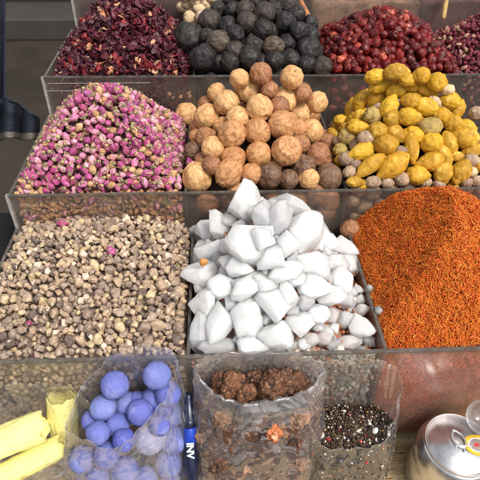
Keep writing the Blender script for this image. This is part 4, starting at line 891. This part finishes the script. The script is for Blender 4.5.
# ---- plastic bags
def catmull(pts, m):
    n = len(pts); out = []
    for k in range(m):
        t = k/m*n; i = int(t); f = t-i; p0, p1, p2, p3 = (pts[(i+j-1) % n] for j in range(4))
        out.append(.5*((2*p1)+(p2-p0)*f+(2*p0-5*p1+4*p2-p3)*f*f+(3*p1-p0-3*p2+p3)*f**3))
    return np.array(out)
class Bag: pass
YB = -.2180
def bag(rim, cx, cy, ax, ay, mats, label, seed, bulge=.006, cuff=0, wr=.0034, fold=0):
    pts = []
    for (x, y, k, v) in rim: pts.append(at(x, y, v) if k == 'y' else at_z(x, y, v))
    M_ = 240; NR = 120; top = catmull(pts, M_)
    z0 = -.2135; B = Bag(); B.top = top; B.c = np.array([cx, cy, z0]); B.ctop = top.mean(0)
    def pos(k, t, wrinkle=True, shrink=1.0):
        a = math.pi/2-2*math.pi*k/M_; ca, sa = math.cos(a), math.sin(a)
        bot = np.array([cx+ax*np.sign(ca)*abs(ca)**.75, cy+ay*np.sign(sa)*abs(sa)**.75, z0])
        tp = top[int(k) % M_]; s = t; p = bot*(1-s)+tp*s; c = B.c*(1-s)+B.ctop*s; c = np.array([c[0], c[1], p[2]])
        d = p-c; dn = np.linalg.norm(d)+1e-9; nn = d/dn
        p = p+nn*bulge*math.sin(math.pi*min(t*1.05, 1))
        if t < .06: p = c+(p-c)*(.80+.2*math.sin(t/.06*math.pi/2))
        if wrinkle:
            th = 2*math.pi*k/M_; q = Vector((math.cos(th)*1.6, math.sin(th)*1.6, t*1.1+seed))
            w1 = noise.noise(q*2.0); w2 = 1-abs(noise.noise(Vector((math.cos(th)*5, math.sin(th)*5, t*3+seed*2)))) ; w3 = 1-abs(noise.noise(Vector((math.cos(th)*9+t*3, math.sin(th)*9, t*9+seed))))
            p = p+nn*wr*(w1*1.6+(w2-.7)*1.3+(w3-.7)*.7)*(1-.35*t)
            if t > .8: p = p+nn*.0025*((t-.8)/.2)*noise.noise(Vector((math.cos(th)*6, math.sin(th)*6, seed)))+np.array([0, 0, .0035*((t-.8)/.2)**2*noise.noise(Vector((math.cos(th)*4, math.sin(th)*4, seed+4)))])
        p = c+(p-c)*shrink
        p[1] = min(p[1], YB-.0006*noise.noise(Vector((k*.2, t*14, seed)))-.0008-(1-shrink)*.02)
        return p
    B.pos = pos; V = []; F = []
    rows = [(j/NR, 0) for j in range(NR+1)]
    if cuff: rows += [(1-cuff*j/14, 1) for j in range(1, 15)]
    for (t, fl) in rows:
        for k in range(M_):
            p = pos(k, t)
            if fl:
                c = np.array([B.ctop[0], B.ctop[1], p[2]]); d = p-c; d /= np.linalg.norm(d)+1e-9; q = (1-t)/cuff; p = p+d*(.0010+.0022*math.sin(math.pi*min(q*1.2, 1))+.0016*noise.noise(Vector((k*.12, q*2, seed))))
                p[2] += .0006; p[1] = min(p[1], YB)
            V.append(p)
    for j in range(len(rows)-1):
        for k in range(M_): F.append((j*M_+k, j*M_+(k+1) % M_, (j+1)*M_+(k+1) % M_, (j+1)*M_+k))
    F.append(tuple(range(M_))[::-1])
    o = ob('plastic_bag', mesh('bag', V, F, mats)); tag(o, label, 'plastic bag'); B.o = o
    # the rolled edge of the mouth: a thin bead following the rim
    bv_ = []; bf = []; 
    for k in range(M_):
        p = pos(k, 1.0)
        tn = pos((k+1) % M_, 1.0)-p; tn /= np.linalg.norm(tn)+1e-9; s1 = np.cross(tn, [0, 0, 1]); s1 /= np.linalg.norm(s1)+1e-9; s2 = np.cross(s1, tn)
        for i in range(5):
            a = 2*math.pi*i/5; bv_.append(p+(s1*math.cos(a)+s2*math.sin(a))*.00020)
    for k in range(M_):
        for i in range(5): bf.append((k*5+i, k*5+(i+1) % 5, ((k+1) % M_)*5+(i+1) % 5, ((k+1) % M_)*5+i))
    ob('mouth_edge', mesh('mouth', bv_, bf, 'filmh'), o)
    return B
def fill_bag(B, rad, n, nm, meshes, labf, cat, group, seed, trange=(.12, .72), gap=.9, avoid=(), fa=(.2, .8), inn=(1.10, 1.3)):
    g = np.random.default_rng(seed); Q = [a[0] for a in avoid]; QR = [a[1] for a in avoid]; c = 0
    for _ in range(9000):
        if c >= n: break
        r = rad(g); k = g.uniform(*fa)*240; t = g.uniform(*trange); p = B.pos(k, t, True, 1.0); cc = np.array([0, 0, 0.])
        ctr = B.c*(1-t)+B.ctop*t; ctr = np.array([ctr[0], ctr[1], p[2]]); d = ctr-p; L_ = np.linalg.norm(d); p = p+d/L_*min(r*g.uniform(*inn), L_)
        if p[2]-r < -.2125: continue
        if Q:
            dd = np.sqrt(((np.array(Q)-p)**2).sum(1))
            if (dd < (np.array(QR)+r)*gap).any(): continue
        Q.append(p); QR.append(r); m_ = meshes[g.integers(len(meshes))]
        o = ob(nm, m_, None, p, rot_rand(), r); tag(o, labf(c), cat, group); c += 1
# bag of blue balls
Bb = bag([(140,347,'y',-.222),(174,353,'y',-.224),(174,378,'z',-.048),(154,412,'z',-.066),(120,446,'z',-.088),(90,443,'z',-.085),(67,424,'z',-.070),(98,368,'z',-.047)],
         .0-.062, -.268, .060, .042, 'film', 'open crinkled clear plastic bag of blue pigment balls', 3.1)
BALL = [(131,383,12.5,.2),(155,380,12.3,.2),(103.5,409,13,.35),(140,412,13.3,.35),(138,400,12,.1),(118,403,11,-.1),(117,424,12,.1),(98,433,12,.4),(124,440,11.5,.2),(150,438,16,.5),(92,420,10.5,.1),(162,408,12,.3),(160,425,11,.2),(150,392,10,-.1)]
def ball_m(seed, mt):
    v, f = ico(4); v = v*(1+.045*nz(v, 1.4, seed)+.02*nz(v, 4, seed)-.05*np.clip(nz(v, 2.2, seed+8)-.3, 0, 1)+.006*nz(v, 11, seed))[:, None]; return mesh('ball', v, f, mt)
balM = [ball_m(s, 'ball') for s in range(3)]; balP = ball_m(9, 'ballp')
P = [at_z(x, y, -.110 if r == 16 else -.080-.018*(1-l)) for x, y, r, l in BALL]; Rm = [px2m(p, q[2]) for p, q in zip(P, BALL)]
P0_ = P[9].copy(); P = settle(P, Rm, 60, .96); P[9] = P0_
for p, r in zip(P, Rm): p[1] = min(p[1], -.2195-r)
BLB = {9: 'large dusty whitish blue ball under the bag film, lowest of the open layer', 0: 'blue pigment ball at the back of the bag, nearer the yellow sticks', 1: 'blue pigment ball at the back of the bag, nearer the salt', 2: 'violet blue ball standing out beside the yellow sticks', 3: 'blue pigment ball in the centre of the bag mouth'}
for i, (x, y, r, l) in enumerate(BALL):
    tag(ob('pigment_ball', balP if i == 9 else balM[i % 3], None, P[i], rot_rand(), px2m(P[i], r)), BLB.get(i, f"blue pigment ball inside the bag mouth, {ORD[i-4 if i < 9 else i-5]} from the rear panel"), 'ball', 'blue pigment balls in the bag')
fill_bag(Bb, lambda g: g.uniform(.0125, .014), 46, 'pigment_ball', balM+balM+balM+[balP], lambda c: 'pale blue pigment ball seen through the bag film', 'ball', 'blue pigment balls in the bag', 5, (.06, .86), .88, list(zip(P, Rm)), (.08, .92))
# seeds mass: follows the inside of the bag up to its level
def bag_mass(B, zt, mound, name, mat, label, shrink=.97, lump=0):
    V = []; F = []; m = 120; nr = 26
    def tz(k, z):
        lo, hi = 0, 1
        for _ in range(14):
            md = (lo+hi)/2
            if B.pos(k, md, False)[2] < z: lo = md
            else: hi = md
        return lo
    rings = []; nr = 70 if lump else nr
    for j in range(nr+1):
        z = -.2125+(zt+.2125)*j/nr; ring = []
        for k in range(m):
            p = B.pos(k*2, tz(k*2, z), True, shrink)
            if lump: c_ = np.array([B.c[0], B.c[1], p[2]]); p = p+(c_-p)/np.linalg.norm(c_-p)*lump*(1.0+1.6*abs(noise.noise(Vector(p*75)))-.9*abs(noise.noise(Vector(p*160))))
            ring.append(p)
        rings.append(np.array(ring))
    for r_ in rings: V += list(r_)
    c = rings[-1].mean(0); c[2] = zt; n2 = 12; tops = []
    for q in range(1, n2+1):
        s = 1-q/n2*.98
        for k in range(m):
            p = c+(rings[-1][k]-c)*s; p = p.copy(); p[2] = zt+mound*(1-s*s)+.0025*noise.noise(Vector((p[0]*90, p[1]*90, 1))); V.append(p); tops.append(p)
    tot = nr+1+n2
    for j in range(tot-1):
        for k in range(m): F.append((j*m+k, j*m+(k+1) % m, (j+1)*m+(k+1) % m, (j+1)*m+k))
    F.append(tuple(range(m))[::-1]); F.append(tuple((tot-1)*m+k for k in range(m)))
    o = ob(name, mesh(name, V, F, mat)); tag(o, label, None, None, 'stuff'); return rings, np.array(tops), c, tz
# bag of brown gum resin
Br = bag([(250,352,'y',-.222),(300,354,'y',-.223),(322,368,'z',-.050),(302,392,'z',-.066),(258,401,'z',-.072),(222,398,'z',-.070),(199,374,'z',-.052),(206,356,'y',-.223)],
         .066, -.272, .062, .046, 'film', 'open clear plastic bag filled with dark brown resin lumps', 7.7, .007, .13)
def chunk(seed, mt):
    v, f = rock(5, seed, 9, .6, .95, .0, .0); v = v.copy()*(1+.24*nz(v, 1.5, seed)+.20*nz(v, 3.2, seed+1)-.16*np.abs(nz(v, 5, seed+2))-.10*np.abs(nz(v, 11, seed+3))+.05*nz(v, 22, seed))[:, None]; return mesh('chunk', v, f, mt)
chM = [chunk(s, 'myrrh') for s in range(5)]; chP = [chunk(s+9, 'myrrhp') for s in range(3)]; chO = chunk(31, 'myrrho')
CH = [(233,386,15,'clumped brown resin lump beside the blue balls'),(268,384,18,'biggest dark brown resin lump in the bag mouth'),(281,366,14,'slab of brown resin standing at the back of the bag'),(254,372,10,'small dark resin lump between the larger ones at the back'),(294,379,11,'brown resin lump near the bag of dark seeds'),(219,381,9,'small brown resin lump at the bag corner'),(246,396,10,'small resin lump at the front lip of the bag')]
av = []
for i, (x, y, r, lb) in enumerate(CH):
    p = at_z(x, y-3, -.070); r_ = px2m(p, r); p[1] = min(p[1], -.219-r_*.8); av.append((p, r_*.8)); tag(ob('resin_lump', chM[i % 5], None, p, rot_rand(), r_*1.05), lb, 'resin lump', 'brown resin lumps in the bag')
p = Br.pos(118, .62, True, .84); p = at(274, 433, p[1]); tag(ob('resin_lump', chO, None, p, rot_rand(), .0078), 'bright orange resin lump showing through the bag film', 'resin lump'); av.append((p, .01))
fill_bag(Br, lambda g: g.uniform(.009, .014), 60, 'resin_lump', chM+chP, lambda c: 'brown dusty resin lump seen through the bag film', 'resin lump', 'brown resin lumps in the bag', 15, (.08, .84), .62, av, (0, 1), (1.0, 1.25))
bag_mass(Br, -.100, .004, 'packed_resin', 'myrrh', 'brown resin crumbs and lumps packed inside the clear bag', .985, .0028)
# bag of dark seeds
Bs = bag([(352,361,'y',-.222),(388,363,'y',-.223),(401,385,'z',-.078),(386,436,'z',-.106),(350,449,'z',-.112),(320,443,'z',-.108),(309,400,'z',-.080),(319,366,'y',-.223)],
         .166, -.262, .044, .038, 'filmf', 'open clear plastic bag half filled with dark mixed seeds', 11.3, .004)
rings, tops, cc, tz_ = bag_mass(Bs, -.131, .010, 'packed_seeds', 'packk', 'dark seeds packed in the clear bag')
g = np.random.default_rng(3); seeds = tops[g.integers(len(tops), size=5200)]+g.normal(0, .0012, (5200, 3)); wal = np.concatenate(rings[8:]); wal = wal[g.integers(len(wal), size=3600)]+g.normal(0, .0005, (3600, 3))
allp = np.concatenate([seeds, wal]); allp[:, 1] = np.minimum(allp[:, 1], -.2205)
o = joined('mixed_seeds', [(v, f) for v, f in (ico(1), rock(1, 3, 6))], allp, g.uniform(.0006, .0015, len(allp)), ['seed', 'seedw', 'seedo', 'seedr'], [.94, .045, .010, .005], 4); tag(o, 'dark brown and black mixed seeds filling the clear bag', None, None, 'stuff')
CK = [(354,434,8,'seedw','pale grey stone chip, biggest on the dark seeds'),(330,440,3,'seedr','red seed near the front lip of the seed bag'),(359.5,443,2.8,'seedr','red seed just in front of the big pale chip'),(361,423,3,'seedo','orange round seed near the back of the seed heap'),(322,436,3.4,'seedw','small pale chip beside the resin bag'),(369,425,3,'seedw','small pale chip beside the orange seed'),(375,431,3.4,'seedw','pale flat chip near the safflower panel'),(357,420,2.4,'seedw','tiny pale chip at the back of the seed heap'),(315,428,3,'seedw','tiny pale chip in the corner of the seed heap'),(344,412,2.6,'seedw','tiny pale husk at the very back of the seeds'),(335,424,2.2,'seedw','tiny pale husk in the middle of the seeds')]
for i, (x, y, r, mt, lb) in enumerate(CK):
    p = at_z(x, y, -.124); k = depth(p)/FPX; v, f = rock(3, 60+i, 8, .6, .9, .06); tag(ob('mixed_chip' if mt == 'seedw' else 'coloured_seed', mesh('chip', v, f, mt), None, p, orient(20*i), (r*k*1.2, r*k*.85, r*k*.7)), lb, 'chip' if mt == 'seedw' else 'seed')
# bag of yellow sticks
By = bag([(10,384,'y',-.222),(78,392,'y',-.226),(90,430,'z',-.110),(70,452,'z',-.130),(20,478,'z',-.125),(-50,480,'z',-.125),(-90,430,'z',-.11),(-60,385,'y',-.223)],
         -.165, -.268, .070, .042, 'filmf', 'low open clear plastic bag of pale yellow sulphur sticks', 15.9, .003)
def stick(A, B, r, seed, label, hollow=.35, sq=.85):
    A = np.array(A); B = np.array(B); ax = B-A; ln = np.linalg.norm(ax); V = []; F = []; n, m = 56, 40
    g = np.random.default_rng(seed); prof = [(0.0, 0.02)]+[(1, .04+.96*j/m) for j in range(m+1)]
    for j in range(m+1):
        for i in range(n):
            a = 2*math.pi*i/n; t = j/m; q = Vector((math.cos(a)*1.3, math.sin(a)*1.3, t*2+seed)); rr = r*(1+.11*noise.noise(q)+.05*noise.noise(q*3)+.02*noise.noise(q*9)-.10*max(0, noise.noise(q*2.2+Vector((9, 9, 9)))-.25))
            e = t*ln
            jag = .012*noise.noise(Vector((math.cos(a)*.9+seed, math.sin(a)*.9, 3)))+.0022*noise.noise(Vector((math.cos(a)*2.5+seed, math.sin(a)*2.5, 3)))
            e += jag*(t**3)+(.003*noise.noise(Vector((math.cos(a)*3, math.sin(a)*3, seed))))*((1-t)**3)
            V.append((rr*math.cos(a), rr*math.sin(a)*sq, e))
    for q_ in range(1, 13):                                   # broken, dished end
        s = 1-q_/12*.97
        for i in range(n):
            p = V[m*n+i]; a = 2*math.pi*i/n; V.append((p[0]*s, p[1]*s, p[2]*s**.5+(1-s**.5)*ln-hollow*r*2*(1-s**2.5)+.0015*noise.noise(Vector((p[0]*s*300, p[1]*s*300, seed)))))
    tot = m+13
    for j in range(tot-1):
        for i in range(n): F.append((j*n+i, j*n+(i+1) % n, (j+1)*n+(i+1) % n, (j+1)*n+i))
    F.append(tuple(range(n))[::-1]); F.append(tuple((tot-1)*n+i for i in range(n)))
    return tag(ob('sulphur_stick', mesh('stick', V, F, 'sulf'), None, A, Vector((ax/ln).tolist()).to_track_quat('Z', 'Y')), label, 'sulphur stick', 'yellow sulphur sticks in the bag')
stick(at_z(-48, 461, -.118), at_z(44, 425, -.110), .0165, 2, 'thick pale yellow stick lying across the bag with a broken end', .16)
stick(at_z(-30, 492, -.140), at_z(62, 446, -.132), .0130, 5, 'thinner yellow stick lying beneath the thick one', .1)
stick(at_z(66, 440, -.150), at_z(61, 398, -.1), .0155, 8, 'short upright yellow stick with a hollow broken top', .5, .8)

# ---- blue marker between the bags
A = at(188, 393, -.228); B = at_z(192.5, 488, -.156); ax = B-A; ln = float(np.linalg.norm(ax)); zq = ax/ln
yv = np.cross(zq, -_r); yv /= np.linalg.norm(yv); 
if yv @ (CAM-A) < 0: yv = -yv
xv = np.cross(yv, zq)
Q = Matrix(((xv[0], yv[0], zq[0]), (xv[1], yv[1], zq[1]), (xv[2], yv[2], zq[2]))).to_quaternion()
root = ob('blue_marker', None, None, A, Q); tag(root, 'dark blue marker with a bright blue band and white letters between two bags', 'marker')
def lathe(name, prof, mat, parent, sq=1.0, n=40, loc=None, rot=None, caps=True):
    V = []; F = []
    for (r, z) in prof:
        for i in range(n): a = 2*math.pi*i/n; V.append((r*math.cos(a), r*sq*math.sin(a), z))
    for j in range(len(prof)-1):
        for i in range(n): F.append((j*n+i, j*n+(i+1) % n, (j+1)*n+(i+1) % n, (j+1)*n+i))
    if caps: F.append(tuple(range(n))[::-1])
    F.append(tuple((len(prof)-1)*n+i for i in range(n)))
    o = ob(name, mesh(name, V, F, mat), parent, loc, rot); return o
mr_ = .0063
lathe('cap', [(.003, 0), (.0046, .0008), (.0052, .004), (.0054, ln*.28), (.0060, ln*.285), (.0060, ln*.36)], 'dkblue', root)
lathe('band', [(.0060, ln*.3605), (mr_, ln*.37), (mr_, ln*.52), (.0062, ln*.521)], 'blue', root)
lathe('barrel', [(.0060, ln*.5215), (.0061, ln*.53), (.0061, ln*.97), (.004, ln)], 'dkblue', root)
# white lettering lies on the barrel, reading down it
cu = bpy.data.curves.new('lettering', 'FONT'); cu.body = 'INV'; cu.size = .0098; cu.extrude = .00025; cu.align_x = 'CENTER'; cu.align_y = 'CENTER'; cu.space_character = .95; cu.offset = .0003
cu.materials.append(M['white']); tmp = bpy.data.objects.new('tmp', cu); COL.objects.link(tmp); bpy.context.view_layer.update(); tme = bpy.data.meshes.new_from_object(tmp); bpy.data.objects.remove(tmp); to = ob('lettering', tme, root)
to.location = (0, .0064, ln*.585); to.rotation_euler = Matrix(((0, 1, 0), (0, 0, 1), (1, 0, 0))).to_euler()

# ---- aluminium can
zt = -.140; c = at_z(459, 444, zt); R0 = .0405; H0 = zt+.2135
root = ob('aluminium_can', None, None, (c[0], c[1], -.2135)); tag(root, 'round aluminium can with ring pull and yellow sticker on its lid', 'can')
lathe('body', [(R0*.93, 0), (R0*.98, .0015), (R0, .004), (R0, H0*.55), (R0*.985, H0*.58), (R0*1.0, H0*.61), (R0, H0*.80), (R0*.97, H0*.88), (R0*.90, H0*.94), (R0*.865, H0*.985)], 'alu', root, 1, 96)
lathe('lid', [(R0*.866, H0*.985), (R0*.868, H0+.0006), (R0*.85, H0+.0016), (R0*.825, H0+.0012), (R0*.805, H0-.0018), (R0*.78, H0-.0024), (R0*.74, H0-.0015), (R0*.70, H0-.0013), (R0*.62, H0-.0016), (R0*.60, H0-.0012), (R0*.58, H0-.0016), (R0*.3, H0-.0015), (.001, H0-.0015)], 'alul', root, 1, 96, caps=False)
tb = []; tf = []; nn_ = 44                                       # the pull tab: a drop shaped ring
for i in range(nn_):
    a = 2*math.pi*i/nn_; rr = 1; x = math.cos(a)*(.0062 if math.sin(a) < 0 else .0062*(1-.62*math.sin(a)**2)); y = math.sin(a)*.0095+.001
    for k in range(6):
        b_ = 2*math.pi*k/6; s = 1+.17*math.cos(b_); tb.append((x*s, y*s, .0009*math.sin(b_)))
for i in range(nn_):
    for k in range(6): tf.append((i*6+k, ((i+1) % nn_)*6+k, ((i+1) % nn_)*6+(k+1) % 6, i*6+(k+1) % 6))
tab = ob('pull_tab', mesh('tab', tb, tf, 'alu'), root, (.0015, .0045, H0+.0006), Euler((.12, 0, .25)).to_quaternion())
bar = lathe('tab_bar', [(.0011, -.0085), (.0014, -.008), (.0014, .008), (.0011, .0085)], 'alu', root, .7, 14, (.0035, -.0025, H0+.0004), Euler((0, math.pi/2, -.1)).to_quaternion())
riv = lathe('rivet', [(.0024, 0), (.0024, .0008), (.0016, .0015), (.0004, .0017)], 'alu', root, 1, 20, (.0035, -.0075, H0-.0013))
def disc(name, r0, r1, z, mat, parent, loc):
    n = 48; V = [(r*math.cos(2*math.pi*i/n), r*math.sin(2*math.pi*i/n), zz) for (r, zz) in ((r0, 0), (r0, z), (r1, z), (r1, 0)) for i in range(n)]
    F = [(j*n+i, j*n+(i+1) % n, ((j+1) % 4)*n+(i+1) % n, ((j+1) % 4)*n+i) for j in range(4) for i in range(n)]
    return ob(name, mesh(name, V, F, mat, False), parent, loc)
st = ob('sticker', None, root, (.0195, -.0015, H0-.0010)); st.scale = (1.25, 1.05, 1)
disc('sticker_rim', .0080, .0112, .0004, 'sty', st, (0, 0, 0)); disc('sticker_ring', .0066, .0080, .00035, 'stw', st, (0, 0, 0)); disc('sticker_middle', .0005, .0066, .0004, 'alul', st, (0, 0, 0)); disc('sticker_dot', .0001, .0022, .0006, 'str', st, (-.001, 0, 0))
# ---- clear plastic cup at the frame's edge, tipped against the tray
p = at(487, 416, -.235)
cup = lathe('plastic_cup', [(.013, 0), (.015, .001), (.0165, .030), (.0185, .032), (.0185, .034), (.0175, .034), (.0155, .030), (.0140, .002), (.0005, .0022)], 'filmh', None, 1, 48, p, Euler((.5, -.6, 0)).to_quaternion())
tag(cup, 'small clear plastic cup tipped against the safflower panel behind the can', 'cup')
rod('green_leaf_bit', at(39, 368, -.2165), at(49, 373, -.2168), .0009, 'calyx', 'tiny green leaf bit stuck on the panel below the pebbles', 'leaf bit', .3)

# ---- beyond the stall: low floor, kerb, shutter and hanging navy cloth
fz = -.80
def sheet(name, x0, x1, y0, y1, z, mat, amp=.002):
    vs = [(x0+(x1-x0)*i/60, y0+(y1-y0)*j/60, z+amp*noise.noise(Vector((i*.2, j*.2, 0)))) for j in range(61) for i in range(61)]
    o = ob(name, mesh(name, vs, [(j*61+i, j*61+i+1, (j+1)*61+i+1, (j+1)*61+i) for j in range(60) for i in range(60)], mat)); o['kind'] = 'structure'; return o
sheet('floor', -4, 4, -3, 6, fz, 'floor')
pk = at_z(30, 41, fz)
kx = boxob('kerb', (-4, 1, pk[1], pk[1]+.35, fz, fz+.13), 'kerb', None, .01); kx['kind'] = 'structure'
sh = ob('shutter', None, None, (-1.2, pk[1]+.36, fz)); tag(sh, 'dark brown ribbed shutter standing behind the kerb', 'shutter')
for i in range(14): 
    o = boxob('slat', (-3.2, .8, 0, .03+.012*(i % 2), .131+.07*i+.002, .131+.07*(i+1)-.004), 'shut', sh, .006)
# invented black block, added to fill the dark area beside the trays
o = boxob('dark_filler', (-.55, -.240, -.34, .12, -.60, -.115), 'black', None, .006); tag(o, 'black block added to fill the dark area beside the resin pebble tray', 'filler')
def cloth(y):
    V = []; F = []; nu, nv = 60, 90
    for j in range(nv+1):
        v = j/nv
        for i in range(nu+1):
            u = i/nu
            top_, bot = -30, 143
            py = top_+(bot-top_)*v+ (3.5*math.sin(u*5.5)+1.6*math.sin(u*17)-6*(1-u))*v**6
            xr = 6 if py < 98 else 6+32*min(1, ((py-98)/20))**.7
            px = -45+(xr+45)*u
            p = at(px, py, y+.022*math.sin(px*.30+1.8*v)+.006*noise.noise(Vector((u*6, v*4, 1)))+.03*(1-v)); V.append(p)
    for j in range(nv):
        for i in range(nu): F.append((j*(nu+1)+i, j*(nu+1)+i+1, (j+1)*(nu+1)+i+1, (j+1)*(nu+1)+i))
    fm = [1 if j >= nv-4 else 0 for j in range(nv) for i in range(nu)]
    o = ob('navy_cloth', mesh('cloth', V, F, ['navy', 'hem'], True, fm)); s = o.modifiers.new('s', 'SOLIDIFY'); s.thickness = .003; return o
tag(cloth(.33), 'dark navy cloth with a pale edge hanging beside the rear trays', 'cloth')
